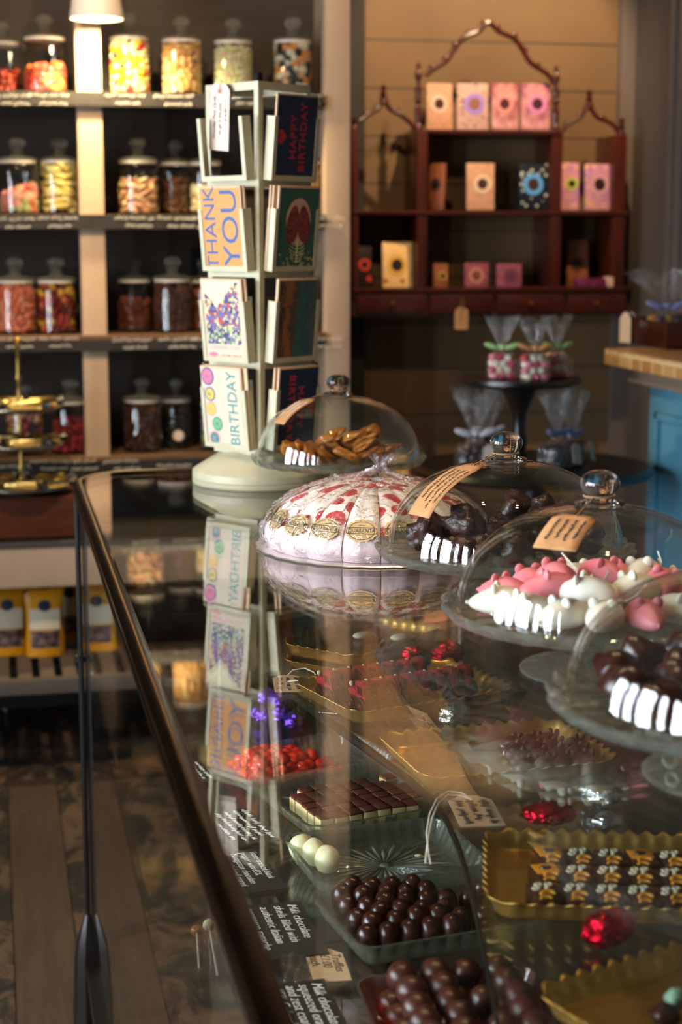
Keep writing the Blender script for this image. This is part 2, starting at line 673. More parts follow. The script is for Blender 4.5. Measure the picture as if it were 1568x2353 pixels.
def art_village():
    t = NT('village_print')
    v = t.co('Object', (1, 1, 1))
    vo = t.n('ShaderNodeTexVoronoi', {'Vector': v, 'Scale': 190.0})
    z = t.n('ShaderNodeSeparateXYZ', {0: v}).outputs[2]
    r = t.n('ShaderNodeSeparateColor', {0: vo.outputs[1]}).outputs[0]
    pat = t.ramp(r, [(.0, '#3c2e62'), (.2, '#6a5888'), (.36, '#b03c36'), (.5, '#c2b47c'), (.66, '#44629a'), (.8, '#cdc098'), (.92, '#a83430')], 'CONSTANT')
    low = t.ramp(r, [(.0, '#302456'), (.3, '#7a709c'), (.5, '#b0b478'), (.75, '#587850'), (.9, '#c8c0a0')], 'CONSTANT')
    x = t.n('ShaderNodeSeparateXYZ', {0: v}).outputs[0]
    edge = t.math('ADD', t.math('MULTIPLY', t.math('ABSOLUTE', t.math('ADD', x, .012)), .9), t.math('MULTIPLY', t.noise(60, 3), .02))
    skyf = t.math('GREATER_THAN', t.math('SUBTRACT', z, edge), .0)
    mid = t.mix(t.math('GREATER_THAN', z, -.022), low, pat)
    return t.pbr(t.mix(skyf, mid, '#d8d0a4'), .5)


def art_abstract():
    t = NT('abstract_print')
    v = t.co('Object', (1, 1, .35))
    n = t.noise(55, 6, .7, v, 2.0)
    x = t.n('ShaderNodeSeparateXYZ', {0: t.co()}).outputs[0]
    s = t.math('ADD', t.math('MULTIPLY', x, 9.0), t.math('MULTIPLY', n, 1.0))
    col = t.ramp(s, [(.1, '#2a1c12'), (.3, '#9a6226'), (.42, '#4a2418'), (.55, '#2f6a58'), (.7, '#2a4f54'), (.9, '#5a5f58')])
    return t.pbr(col, .5)


MT['art_village'] = art_village()
MT['art_abstract'] = art_abstract()
# ------------------------------------------------------------------ the room
YS = 4.8            # front of the sweet shelves
YW = 5.15           # back wall
XL, XR = -2.7, 2.04
YN = -2.2
ZC = 2.95


def struct(name, mb, mat, **kw):
    o = mb.build(name, mat, **kw)
    o['kind'] = 'structure'
    return o


mb = MB()
# bare boards and black-stained boards, all running towards the shelves
b0 = -2.9
edges = []
xs_ = [.003, .131, .212, .291]
while xs_[0] > -2.7:
    xs_.insert(0, xs_[0] - .125 - .02 * ((len(xs_) * 7) % 3))
while xs_[-1] < 2.0:
    xs_.append(xs_[-1] + .125 + .02 * ((len(xs_) * 7) % 3))
edges = list(zip(xs_, xs_[1:]))
bare = []
for (a, b) in edges:
    mid = (a + b) / 2
    # the boards that have been stripped clean, up to their joints
    mb.cur = 1
    strip = None
    if 0 < mid < .12:
        strip = (-2.5, 4.37)
    elif .22 < mid < .28:
        strip = (1.2, 4.375)
    cuts = [YN - .05, YW + .05]
    g = .0012
    if strip:
        mb.cur = 0
        mb.box(a + g, b - g, strip[0] if strip[0] > YN else YN - .05, strip[1], -.03, 0)
        mb.cur = 1
        if strip[0] > YN:
            mb.box(a + g, b - g, YN - .05, strip[0] - .003, -.03, 0)
        mb.box(a + g, b - g, strip[1] + .003, YW + .05, -.03, 0)
    else:
        mb.box(a + g, b - g, YN - .05, YW + .05, -.03, 0)
mb.cur = 1
mb.box(-2.75, 2.1, YN - .05, YW + .05, -.05, -.028)
struct('floor', mb, [MT['floor_bare'], MT['floor_dark']], smooth=0)

mb = MB().box(XL - .1, XR + .1, YN - .1, YW + .1, ZC, ZC + .08)
struct('ceiling', mb, MT['plaster'])
mb = MB().box(XL - .1, XR + .1, YW, YW + .08, 0, ZC)
struct('wall_back', mb, MT['wall'])
mb = MB().box(XL - .1, XR + .1, YN - .08, YN, 0, ZC)
struct('wall_front', mb, MT['wall_side'])

# right wall with a door
DY0, DY1, DZ = 3.75, 4.62, 2.12
mb = MB()
mb.box(XR, XR + .1, YN, DY0, 0, ZC)
mb.box(XR, XR + .1, DY1, YW, 0, ZC)
mb.box(XR, XR + .1, DY0, DY1, DZ, ZC)
struct('wall_right', mb, MT['wall_side'])
mb = MB().box(XR + .03, XR + .07, DY0, DY1, 0, DZ)
for q in (0.12, 1.15):
    for a in (0, 1):
        y0 = DY0 + .1 + a * .4
        mb.box(XR + .018, XR + .035, y0, y0 + .3, q, q + .85)
struct('door_1', mb, MT['grey_trim'], bevel=.004)
mb = MB()
for (o, dp) in ((0, .022), (.045, .034), (.085, .02), (.12, .03)):
    mb.box(XR - dp, XR + .002, DY1 + o, DY1 + o + .038, 0, DZ + o + .038)
    mb.box(XR - dp, XR + .002, DY0 - o - .038, DY0 - o, 0, DZ + o + .038)
    mb.box(XR - dp, XR + .002, DY0 - o, DY1 + o, DZ + o, DZ + o + .038)
struct('trim_2', mb, MT['grey_trim'], bevel=.004)
struct('trim_3', MB().box(XR - .05, XR, YW - .03, YW, 0, ZC), MT['grey_trim'])

# left wall: the shop windows
WZ0, WZ1 = .62, 2.45
wins = [(-1.6, -1.15), (-.88, -.22), (.05, .4), (.66, 1.34), (1.6, 1.95), (2.2, 2.75)]
mb = MB()
yy = YN
for (a, b) in wins:
    mb.box(XL - .36, XL, yy, a, 0, ZC)
    mb.box(XL - .36, XL, a, b, 0, WZ0)
    mb.box(XL - .36, XL, a, b, WZ1, ZC)
    yy = b
mb.box(XL - .36, XL, yy, YW, 0, ZC)
struct('wall_left', mb, MT['wall_side'])
for i, (a, b) in enumerate(wins):
    mb = MB()
    f = .04
    for (y0, y1, z0, z1) in ((a, a + f, WZ0, WZ1), (b - f, b, WZ0, WZ1), (a + f, b - f, WZ0, WZ0 + f), (a + f, b - f, WZ1 - f, WZ1), ((a + b) / 2 - .014, (a + b) / 2 + .014, WZ0 + f, WZ1 - f), (a + f, b - f, 1.85, 1.885)):
        mb.box(XL - .30, XL - .24, y0, y1, z0, z1)
    o = struct('window_%d' % (i + 1), mb, MT['lamp_white'])
    p = MB().box(XL - .273, XL - .269, a + f, b - f, WZ0 + f, WZ1 - f).build('window_pane', GL['window'], o)
    lt = bpy.data.lights.new('sky_portal', 'AREA')
    lt.shape = 'RECTANGLE'
    lt.size = b - a
    lt.size_y = WZ1 - WZ0
    lt.cycles.is_portal = True
    lo = bpy.data.objects.new('sky_portal', lt)
    lo.location = (XL - .33, (a + b) / 2, (WZ0 + WZ1) / 2)
    lo.rotation_euler = (PI / 2, 0, -PI / 2)
    link(lo)

# dark brown strip on the back wall beside the shelf end
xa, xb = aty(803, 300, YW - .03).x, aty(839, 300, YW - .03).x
struct('wall_strip_1', MB().box(xa - .05, xb, YW - .03, YW, 0, ZC), plain('dark_strip', '#17110d', .7))

# ------------------------------------------------------------------ sweet shelves
unit = thing('sweet_shelving', 'tall cream-posted shelving with black chalkboard shelf edges against back wall', 'shelves', (.35, YS, 0))
BX, BY = .35, YS


def U(x):
    return x - BX


PA0, PA1 = aty(181, 400, YS).x, aty(238, 400, YS).x
PB0, PB1 = aty(748, 400, YS).x, aty(805, 400, YS).x
XE = -.62
zrow = [aty(300, v, YS).z for v in (213, 493, 769, 1046)]
zlow = [aty(300, v, YS).z for v in (246, 526, 804, 1098)]
YP = 4.53
zpl0, zpl1 = aty(150, 1347, YP).z, aty(150, 1243, YP).z
for (a, b) in ((PA0, PA1), (PB0, PB1), (XE - .06, XE)):
    MB().box(U(a), U(b), 0, .06, 0, ZC - .02).build('post', MT['cream_paint'], unit, bevel=.003)
MB().box(U(XE), U(PB1), .275, .295, 0, ZC - .02).build('back_panel', MT['dark_back'], unit)
MB().box(U(PB0 + .02), U(PB1 - .002), .06, .275, 0, ZC - .02).build('side_panel', MT['cream_paint'], unit)
MB().box(U(XE), U(PB0), YP - YS, .27, zpl0, zpl1 - .016).build('plinth', MT['cream_paint'], unit, bevel=.003)
MB().box(U(XE), U(PB0), YP - YS - .006, .27, zpl1 - .0155, zpl1).build('plinth_top', plain('plinth_grey', '#4a423a', .6), unit, bevel=.003)
seed = 0
rowtext = [[(20, 226), (108, 226), (283, 226), (395, 228), (560, 226), (690, 226)], [(30, 510), (128, 508), (305, 508), (402, 508), (470, 510), (745, 508)],
           [(30, 786), (130, 784), (300, 788), (405, 786), (480, 786), (742, 786)], [(20, 1078), (110, 1066), (180, 1066), (278, 1066), (400, 1076)]]
for i in range(4):
    zt, zb = zrow[i], zlow[i]
    MB().box(U(XE), U(PB0), -.012, .274, zt - .022, zt).build('shelf_board', MT['shelf_wood'], unit, bevel=.002)
    st = MB().box(U(XE), U(PB0 - .012 if i else PB0 - .01), -.02, -.0125, zb, zt - .001 if i < 2 else zt - .012).build('label_strip', MT['chalkboard'], unit)
    for (u, v) in rowtext[i]:
        sm = MB()
        p = aty(u, v, YS - .021)
        M = frame((U(p.x), -.021, p.z), (1, 0, 0), (0, 0, 1))
        seed += 1
        scrib(sm, -.05, .06, .008, .013, .0011, M, seed)
        scrib(sm, -.02, .055, -.014, .012, .0011, M, seed + 50)
        sm.build('chalk_writing', MT['chalk'], st)


# ------------------------------------------------------------------ sweet jars
def jar_proto(w, h):
    """w body width, h overall height"""
    r = w / 2
    hb = h * .66
    t = thing('sweet_jar', 'x', 'jar', (0, 0, 0))
    out = [(0, 0), (r * .9, 0), (r, .008), (r, hb * .86), (r * .96, hb * .95), (r * .86, hb), (r * .86, hb + h * .03)]
    inn = [(a - .0028, max(z, .006)) for a, z in out[::-1][:-1]]
    MB().lathe(out + inn + [(0, .006)], 36).build('jar_body', GL['jar'], t)
    ld = MB().lathe([(0, h * .745), (r * .3, h * .76), (r * .8, h * .735), (r * .93, h * .725), (r * .95, h * .712), (r * .93, h * .70), (0, h * .70)], 32).build('lid', GL['jarknob'], t)
    MB().lathe([(r * .80, hb + h * .005), (r * .89, hb + h * .005), (r * .90, h * .70), (r * .8, h * .70)], 32, closed=True).build('seal_band', MT['white_band'], ld)
    kn = [(r * .36, h * .765), (r * .2, h * .785), (r * .16, h * .80), (r * .32, h * .815), (r * .32, h * .828), (r * .18, h * .838)]
    kb = [(r * .40 * math.sin(a), h * .92 - h * .08 * math.cos(a)) for a in [PI * q / 10 for q in range(2, 10)]]
    MB().lathe([(0, h * .758)] + kn + kb + [(0, h)], 20).build('knob', GL['jarknob'], ld)
    return t


def sweet_shape(kind, s, q):
    """(verts, faces) of one sweet of size s"""
    m = MB()
    if kind == 'ball':
        m.ell((0, 0, 0), s * .5, nu=8, nv=6)
    elif kind == 'bean':
        m.ell((0, 0, 0), (s * .62, s * .42, s * .38), nu=8, nv=6)
    elif kind == 'cube':
        m.ell((0, 0, 0), s * .56, nu=8, nv=6, fn=lambda v: Vector([math.copysign(abs(c) ** .55, c) for c in v]))
    elif kind == 'disc':
        m.ell((0, 0, 0), (s * .75, s * .7, s * .26), nu=10, nv=6)
    elif kind == 'stick':
        m.ell((0, 0, 0), (s * 1.3, s * .33, s * .3), nu=8, nv=6, fn=lambda v: Vector((v.x, v.y * (1.1 if abs(v.x) < .9 else .8), v.z)))
    elif kind == 'chunk':
        m.ell((0, 0, 0), (s * .7, s * .5, s * .4), nu=8, nv=5, fn=lambda v: v * (1 + .25 * math.sin(5 * v.x + 3 * v.y)))
    return m


MATC = {}


def cmat(h, rough=.4):
    if (h, rough) not in MATC:
        MATC[(h, rough)] = plain('sugar_' + h[1:], h, rough, Subsurface_Weight=.05)
    return MATC[(h, rough)]


def sweets(r, h, kind, s, cols, label, loc, seed, slope=0.0, name='sweets'):
    q = random.Random(seed)
    base = sweet_shape(kind, s, q)
    bv = np.array([tuple(v) for v in base.V])
    V, Fs, mi = [], [], []
    nv = 0

    def put(p):
        nonlocal nv
        e = Euler((q.uniform(-1, 1) * (.6 if kind in ('stick', 'disc') else 3), q.uniform(-1, 1) * (.5 if kind in ('stick', 'disc') else 3), q.uniform(0, 6.28)))
        mt = np.array(e.to_matrix()) * q.uniform(.88, 1.1)
        v = bv @ mt.T + np.array(p)
        rr = np.hypot(v[:, 0], v[:, 1])
        f = np.minimum(1, (r + .0005) / np.maximum(rr, 1e-6))
        v[:, :2] *= f[:, None]
        v[:, 2] = np.maximum(v[:, 2], 0.0)
        V.append(v)
        c = q.randrange(len(cols))
        for fc in base.Fc:
            Fs.append([i + nv for i in fc])
            mi.append(c)
        nv += len(v)
    step = s * (.78 if kind != 'disc' else .62)
    top = lambda x: h + slope * x / r * h * .35
    z = s * .4
    while z < h * 1.4:
        n = max(5, int(2 * PI * (r - s * .4) / (s * (.95 if kind != 'stick' else 1.5))))
        o = q.random() * 6
        for i in range(n):
            a = o + 2 * PI * i / n
            x, y = (r - s * .42) * math.cos(a), (r - s * .42) * math.sin(a)
            if z <= top(x) and (y < .02):
                put((x, y, z + q.uniform(-.2, .2) * s))
        z += step
    for rr in (r * .12, r * .45, r * .75):
        n = max(2, int(2 * PI * rr / s))
        for i in range(n):
            a = q.random() + 2 * PI * i / n
            x, y = rr * math.cos(a), rr * math.sin(a)
            put((x, y, top(x) + q.uniform(-.1, .3) * s))
            put((x, y, top(x) - s * .6))
    m = MB()
    for v in V:
        m.V.extend(Vector(p) for p in v)
    m.Fc, m.mi = Fs, mi
    # the sweets out of sight in the middle
    m.cur = 0
    zs = [(0, s * .4), (r * .8, s * .4)]
    m.grid(lambda u, w: (r * .8 * math.cos(2 * PI * u), r * .8 * math.sin(2 * PI * u), s * .3 + w * (top(r * .8 * math.cos(2 * PI * u)) - s * .5)), 16, 4, cu=True)
    o = m.build(name, [cmat(c) for c in cols], None, loc, recalc=False)
    return tag(o, label, 'sweets', 'sweets filling the shelf jars', 'stuff')


JW = {}
# row, centre px, width px, top px, fill 0..1, kind, size, colours, what, depth offset, slope
JARS = [
    (0, 12, 90, 48, .40, 'bean', .020, ['#8a1d0c', '#a8300e', '#6a1408'], 'dark red jelly sweets', .14, .2),
    (0, 108, 104, 32, .46, 'cube', .021, ['#e0703c', '#d8483a', '#e89a58', '#d9605c'], 'orange and pink sugared jellies', .1, .5),
    (0, 301, 98, 30, .97, 'ball', .020, ['#e6b81c', '#f0dc9a', '#c8283a', '#e8e0c4', '#dfa812'], 'red, yellow and white boiled sweets', .1, 0),
    (0, 420, 97, 37, .97, 'chunk', .022, ['#d9ab72', '#e0bb86', '#c9975e', '#dcae88'], 'pale fudge-coloured sweets', .1, 0),
    (0, 538, 96, 41, .97, 'ball', .015, ['#e4dcb4', '#dfe0a8', '#e6c8c0', '#d2dca8', '#ece2c8'], 'tiny pastel dolly sweets', .1, 0),
    (0, 674, 96, 38, .97, 'cube', .020, ['#17120f', '#e6dccb', '#e09048', '#17120f', '#d8a888'], 'black and white liquorice sweets', .1, 0),
    (1, 38, 98, 315, .42, 'cube', .023, ['#d98a86', '#c9605e', '#a8a878', '#e0a48e', '#c87870'], 'pink and green sugared cubes', .1, .9),
    (1, 135, 97, 315, .92, 'disc', .030, ['#ecd88c', '#e4cb74', '#f0e2a6'], 'pale yellow banana sweets', .12, 0),
    (1, 315, 99, 315, .62, 'stick', .021, ['#e6be92', '#e0a888', '#ecd0a4', '#d99a7c'], 'cream and pink foam sweets', .1, .1),
    (1, 401, 76, 322, .66, 'disc', .026, ['#7a4a2c', '#6a3c22', '#8a5632'], 'brown chocolate buttons', .16, .15),
    (1, 471, 80, 322, .5, 'chunk', .026, ['#e8d4a8', '#e2c690', '#eee0bc'], 'cream coconut sweets', .12, 0),
    (1, 700, 92, 318, .9, 'chunk', .026, ['#d8a45c', '#e0b478', '#c98f48'], 'honey-coloured toffees', .1, 0),
    (2, 36, 98, 590, .9, 'chunk', .022, ['#dd7a60', '#d2664e', '#e69078'], 'salmon pink bonbons', .1, 0),
    (2, 130, 97, 590, .93, 'bean', .022, ['#7a1512', '#c99420', '#a82418', '#d8b43c', '#5c1414', '#c8602a'], 'mixed wine gums', .1, 0),
    (2, 311, 86, 590, .62, 'chunk', .017, ['#6a2c14', '#7c3818', '#5a2410'], 'red-brown cinnamon pieces', .15, 0),
    (2, 397, 95, 588, .94, 'chunk', .020, ['#4e281a', '#5c3020', '#42200f'], 'chocolate-coated nuts', .1, 0),
    (2, 472, 84, 592, .9, 'chunk', .019, ['#7c4018', '#96501c', '#643010'], 'amber brown toffees', .14, 0),
    (2, 690, 92, 590, .9, 'ball', .021, ['#4a2a1c', '#5a3624'], 'brown chocolate balls', .1, 0),
    (3, 48, 94, 880, .9, 'bean', .022, ['#8a3a44', '#b08a4a', '#c87888', '#3a2418', '#d8b890'], 'mixed dark jelly beans', .12, 0),
    (3, 156, 98, 868, .62, 'bean', .021, ['#8c0f18', '#a81422', '#6a0c14'], 'bright red jellies', .1, .1),
    (3, 322, 96, 865, .9, 'chunk', .018, ['#4a2618', '#572e1d', '#3c1e12'], 'chocolate raisins', .1, 0),
    (3, 401, 76, 868, .88, 'bean', .02, ['#120d0b', '#1a1310', '#241812'], 'black liquorice', .15, 0),
    (3, 492, 74, 880, .95, 'disc', .030, ['#c8ccd8', '#4a6a9a', '#d8b860', '#6a8a5a', '#b0a8c8'], 'coloured spiral lollies', .08, 0),
]
RN = ['top', 'second', 'third', 'lowest']
for i, (row, u, w, top, fill, kind, s, cols, what, dy, sl) in enumerate(JARS):
    y = YS + dy
    p = aty(u, 300 if row < 2 else 700, y)
    z = zrow[row]
    k = px_at(p)
    wm = w * k
    hm = aty(u, top, y).z - z
    t = jar_proto(wm, hm)
    t.location = (p.x, y, z)
    tag(t, 'lidded glass sweet jar holding %s on the %s shelf' % (what, RN[row]), 'jar', 'sweet jars on the shelves')
    sweets(wm / 2 - .0055, hm * .62 * fill, kind, s, cols, what + ' inside a glass jar on the %s shelf' % RN[row], (p.x, y, z + .0065), 100 + i, sl)
    if what == 'black liquorice':
        tag_m = MB().lathe([(0, 0), (.016, 0), (.016, .0006), (0, .0006)], 20)
        tag_m.build('round_label', MT['tag_pale'], t, (-.0, -wm / 2 - .0008, hm * .2), rot=(PI / 2, 0, 0))

# dark scoop standing behind the jars of the third row
p = aty(446, 600, YS + .22)
m = MB().box(-.012, .012, -.006, .006, .0, aty(446, 568, YS + .22).z - zrow[2])
tag(m.build('scoop_handle', MT['black_wood'], None, (p.x, YS + .235, zrow[2]), bevel=.003), 'slim black scoop handle standing upright behind the third-shelf jars', 'scoop')

# ------------------------------------------------------------------ pendant lamp
lp = aty(222, 40, 4.665)
k = px_at(lp)
rr = 62 * k
lamp = thing('pendant_lamp', 'white enamel pendant lamp hanging above the shelf post at top left', 'lamp', (lp.x, lp.y, lp.z))
pr = [(rr, -.004), (rr * .985, .006), (rr * .93, .03), (rr * .86, .07), (rr * .7, .12), (rr * .4, .16), (.022, .175)]
inn = [(a - .003, z) for a, z in pr[::-1]]
MB().lathe(pr + inn, 40, closed=True).build('lamp_shade', MT['lamp_white'], lamp)
MB().lathe([(0, .17), (.024, .17), (.02, .23), (0, .235)], 20).build('lamp_cap', MT['brass'], lamp)
MB().tube([(0, 0, .23), (0, 0, ZC - lp.z)], .004).build('cord', MT['black_metal'], lamp)
bulb = NT('lamp_glow')
bm_ = bulb.done(bulb.n('ShaderNodeEmission', {0: (1, .72, .38, 1), 1: 25}).outputs[0])
MB().ell((0, 0, .085), (.028, .028, .036)).build('bulb', bm_, lamp)

# ------------------------------------------------------------------ crate, tiered stand, bench, pouches at the left
YC = 4.55
zc1, zc0 = aty(80, 1143, YC).z, zpl1 + .0008
xc = aty(176, 1190, YC).x
crate = thing('wooden_chest', 'dark brown wooden chest top standing in front of the shelves at left', 'chest', (xc - .35, YC + .125, zc0))
MB().box(-.35, .35, -.125, .12, .008, zc1 - zc0).build('chest_body', wood('chest_wood', '#4a2412', '#6a3519', 'X', 7, .45, .1), crate, bevel=.004)
MB().box(-.352, .352, -.128, .122, 0, .008).build('base_moulding', MT['black_wood'], crate, bevel=.002)

sc = aty(50, 1118, YC + .085)
stx, sty = sc.x, YC + .085
k = px_at(Vector((stx, sty, 1.0)))
stand = thing('tiered_stand', 'three-tier silver cake stand with gilt pole on the wooden chest', 'stand', (stx, sty, zc1))
zt = [aty(50, v, sty).z - zc1 for v in (1122, 1030, 945)]
zt[0] = .012
rads = [.145, .118, .118]
for a, b in zip(zt, rads):
    MB().lathe([(0, a), (b * .75, a), (b, a + .012), (b, a + .015), (b * .74, a + .004), (0, a + .004)], 40).build('plate', MT['silverware'], stand)
MB().lathe([(0, 0), (.06, 0), (.05, .012), (0, .012)], 24).build('foot', MT['silverware'], stand)
ztop = aty(50, 768, sty).z - zc1
pp = [(.005, .012)]
for a, b in zip(zt, zt[1:] + [ztop - .03]):
    pp += [(.005, a + .01), (.009, a + .016), (.005, a + .024), (.004, (a + b) / 2 - .014), (.0085, (a + b) / 2), (.004, (a + b) / 2 + .014), (.005, b - .004)]
pp += [(.009, ztop - .026), (.004, ztop - .02), (.011, ztop - .01), (0, ztop)]
MB().lathe([(0, .012)] + pp, 14).build('pole', MT['gilt'], stand)


def wrapped():
    t = thing('wrapped_chocolate', 'x', 'chocolate')
    MB().lathe([(0, -.045), (.013, -.044), (.016, -.036), (.0165, 0), (.016, .036), (.013, .044), (0, .045)], 14).build('foil_wrapper', MT['gold_foil'], t, (0, 0, .0165), rot=(0, PI / 2, 0))
    for s in (-1, 1):
        MB().lathe([(.003, 0), (.006, .006), (.014, .022), (.011, .024), (0, .006)], 10, fn=lambda r, z, a, k: (r * (1 + .3 * math.cos(4 * a)), z)).build('twisted_end', plain('black_twist', '#1a1410', .35), t, (s * .045, 0, .0165), rot=(0, s * PI / 2, 0))
    return t


proto = None
TN = ['bottom', 'middle', 'top']
spots = [[(-.09, -.07, .1), (.0, -.085, -.15), (.085, -.06, .4), (.08, .03, .2), (-.06, .04, .5)], [(-.07, -.05, .05), (.015, -.06, 0), (.07, .02, .7), (-.03, .06, -.3)], [(-.07, -.05, .05), (.015, -.058, .05), (.06, .02, .5), (-.03, .06, -.3)]]
for lev in range(3):
    for (a, b, c) in spots[lev]:
        lb = 'gold-foil log chocolate with black twisted ends on the %s tier of silver stand' % TN[lev]
        L = (stx + a, sty + b, zc1 + zt[lev] + .0055)
        if proto is None:
            proto = wrapped()
            proto.location = L
            proto.rotation_euler = (0, 0, c)
            o = proto
        else:
            o = dup(proto, L, c)
        tag(o, lb, 'chocolate', 'gold wrapped chocolates on the %s tier' % TN[lev])

YB = 4.36
zb = aty(100, 1562, YB).z
bench = thing('slatted_bench', 'low grey slatted bench holding yellow pouches below the shelves', 'bench', (.0, YB + .2, 0))
MB().box(-.62, .9, -.2, -.165, zb - .04, zb).build('front_rail', plain('bench_grey', '#5c5148', .6), bench, bevel=.003)
MB().box(-.62, .9, .12, .15, zb - .04, zb).build('back_rail', plain('bench_grey_back', '#5c5148', .6), bench, bevel=.003)
sl = MB()
for i in range(26):
    x = -.62 + i * .06
    sl.box(x, x + .038, -.165, .12, zb - .018, zb - .002)
sl.build('slats', plain('bench_slat', '#6e5c4c', .6), bench)
for x in (-.6, .86):
    for y in (-.19, .11):
        MB().box(x, x + .035, y, y + .03, 0, zb - .04).build('leg', MT['black_wood'], bench)


def pouch():
    t = thing('sweet_pouch', 'x', 'pouch')
    w, h = .11, .19

    def f(sg):
        def g(u, v):
            x = (u - .5) * w * (1 - .06 * math.sin(PI * v))
            th = .028 * (1 - v) ** .55 * (1 - (2 * u - 1) ** 2 * .55)
            if u in (0, 1):
                th = 0
            return (x, sg * th, v * h)
        return g
    m = MB().grid(f(-1), 11, 12).grid(f(1), 11, 12)
    m.build('pouch_body', MT['yellow_pack'], t, smooth=60)

    def decal(nm, x0, x1, z0, z1, mt, oval=False):
        def g(u, v):
            z = z0 + (z1 - z0) * v
            hw = (x1 - x0) / 2
            if oval:
                hw *= math.sqrt(max(0.0, 1 - (2 * v - 1) ** 2))
            x = (x0 + x1) / 2 + (2 * u - 1) * hw
            V = z / h
            uu = x / w + .5
            th = .028 * (1 - V) ** .55 * (1 - (2 * uu - 1) ** 2 * .55)
            return (x, -th - .0012, z)
        MB().grid(g, 7, 9).build(nm, mt, t, recalc=False)
    decal('cream_panel', -.042, .042, .078, .135, MT['pack_pale'])
    decal('picture_panel', -.04, .04, .026, .074, MT['pack_dark'])
    decal('round_badge', -.018, .018, .128, .162, MT['navy'], True)
    return t


proto = None
pz = zb + .0005
pdat = [(20, 1503, 0, 'front pouch by the left frame edge'), (105, 1505, 0, 'front pouch left of the black corner post'), (232, 1492, -.35, 'front pouch seen through the end glass'),
        (160, 1470, .15, 'rear pouch behind the black corner post'), (50, 1470, -.1, 'rear pouch peeping over its neighbours at left'), (212, 1468, .1, 'rear pouch half hidden behind the glass end')]
for (u, v, rz, where) in pdat:
    q = atz(u, v, zb)
    lb = 'yellow stand-up sweet pouch with cream panel, ' + where
    if proto is None:
        proto = pouch()
        proto.location = (q.x, q.y, pz)
        proto.rotation_euler = (0, 0, rz)
        o = proto
    else:
        o = dup(proto, (q.x, q.y, pz), rz)
    tag(o, lb, 'pouch', 'yellow pouches on the slatted bench')

# ------------------------------------------------------------------ mahogany wall shelf
YM = 4.98
ws = thing('wall_shelf', 'dark mahogany wall shelf with carved arched tops and small drawers', 'wall shelf', (aty(1130, 483, YM).x, YM, aty(1130, 483, YM).z))
WO = ws.location.copy()


def W(u, v, dy=0.0):
    p = aty(u, v, YM)
    return Vector((p.x - WO.x, dy, p.z - WO.z))


DEP = YW - YM - .001
for (u0, u1, v) in ((984, 1292, 297), (812, 1446, 483), (812, 1446, 663)):
    a, b = W(u0, v), W(u1, v)
    MB().box(a.x, b.x, 0, DEP, a.z - .013, a.z).build('shelf', MT['mahogany_x'], ws, bevel=.003)
a, b = W(812, 676), W(1446, 722)
MB().box(a.x, b.x, .012, DEP, b.z, W(1130, 663).z - .013).build('drawer_case', MT['mahogany_x'], ws)
for (u0, u1) in ((822, 980), (990, 1134), (1142, 1296), (1306, 1436)):
    a, b = W(u0, 677), W(u1, 717)
    dr = MB().box(a.x, b.x, .0, .0118, b.z, a.z).build('drawer', MT['mahogany_x'], ws, bevel=.002)
    m_ = (a + b) / 2
    MB().lathe([(0, -.018), (.006, -.016), (.007, -.01), (.003, -.004), (.004, 0)], 12).build('knob', MT['brass'], dr, (m_.x, 0, m_.z), rot=(-PI / 2, 0, 0))
zb_ = W(1130, 722).z
for (u0, u1, v0) in ((961, 985, 300), (1270, 1296, 300), (812, 826, 300), (1414, 1444, 310)):
    a = W(u0, v0)
    b = W(u1, v0)
    MB().box(a.x, b.x, .004, DEP, zb_ + .05, a.z).build('upright', MT['mahogany'], ws, bevel=.003)


def finial(u, v0, v1, nm='column'):
    a, b = W(u, v0), W(u, v1)
    h = b.z - a.z
    pr = [(0, 0), (.013, 0), (.013, .012), (.008, .02), (.011, h * .2), (.012, h * .3), (.007, h * .38), (.012, h * .44), (.008, h * .5), (.012, h * .56), (.006, h * .66), (.005, h * .7), (.011, h * .76), (.012, h * .8), (.005, h * .87), (.008, h * .93), (0, h)]
    MB().lathe(pr, 14).build(nm, MT['mahogany'], ws, (a.x, .02, a.z))


finial(965, 300, 138)
finial(1281, 300, 146)
finial(1434, 312, 268)
finial(818, 300, 268)


def arch(pts, r, nm='arch'):
    P = [W(u, v, .02) for u, v in pts]
    # smooth through the points
    out = []
    n = len(P)
    for i in range(n - 1):
        p0, p1, p2, p3 = P[max(i - 1, 0)], P[i], P[i + 1], P[min(i + 2, n - 1)]
        for q in range(5):
            t = q / 5
            out.append(.5 * ((2 * p1) + (p2 - p0) * t + (2 * p0 - 5 * p1 + 4 * p2 - p3) * t * t + (3 * p1 - p0 - 3 * p2 + p3) * t ** 3))
    out.append(P[-1])
    m = MB().tube(out, r, 8)
    for i in range(4, len(out) - 3, 6):
        m.ell(out[i] + Vector((0, 0, r * .8)), (r * 1.5, r * .9, r * 1.1), nu=8, nv=6)
    m.build(nm, MT['mahogany'], ws)


arch([(982, 172), (1003, 155), (1030, 138), (1048, 112), (1070, 86), (1104, 70), (1128, 50), (1152, 70), (1186, 86), (1206, 112), (1224, 142), (1262, 168), (1279, 192)], .0085)
arch([(830, 278), (850, 262), (870, 250), (886, 234), (904, 252), (930, 266), (962, 296)], .0075)
arch([(1297, 300), (1312, 284), (1340, 268), (1358, 244), (1378, 268), (1410, 282), (1428, 302)], .0075)
finial(885, 240, 192, 'arch_finial')
finial(1359, 248, 204, 'arch_finial')


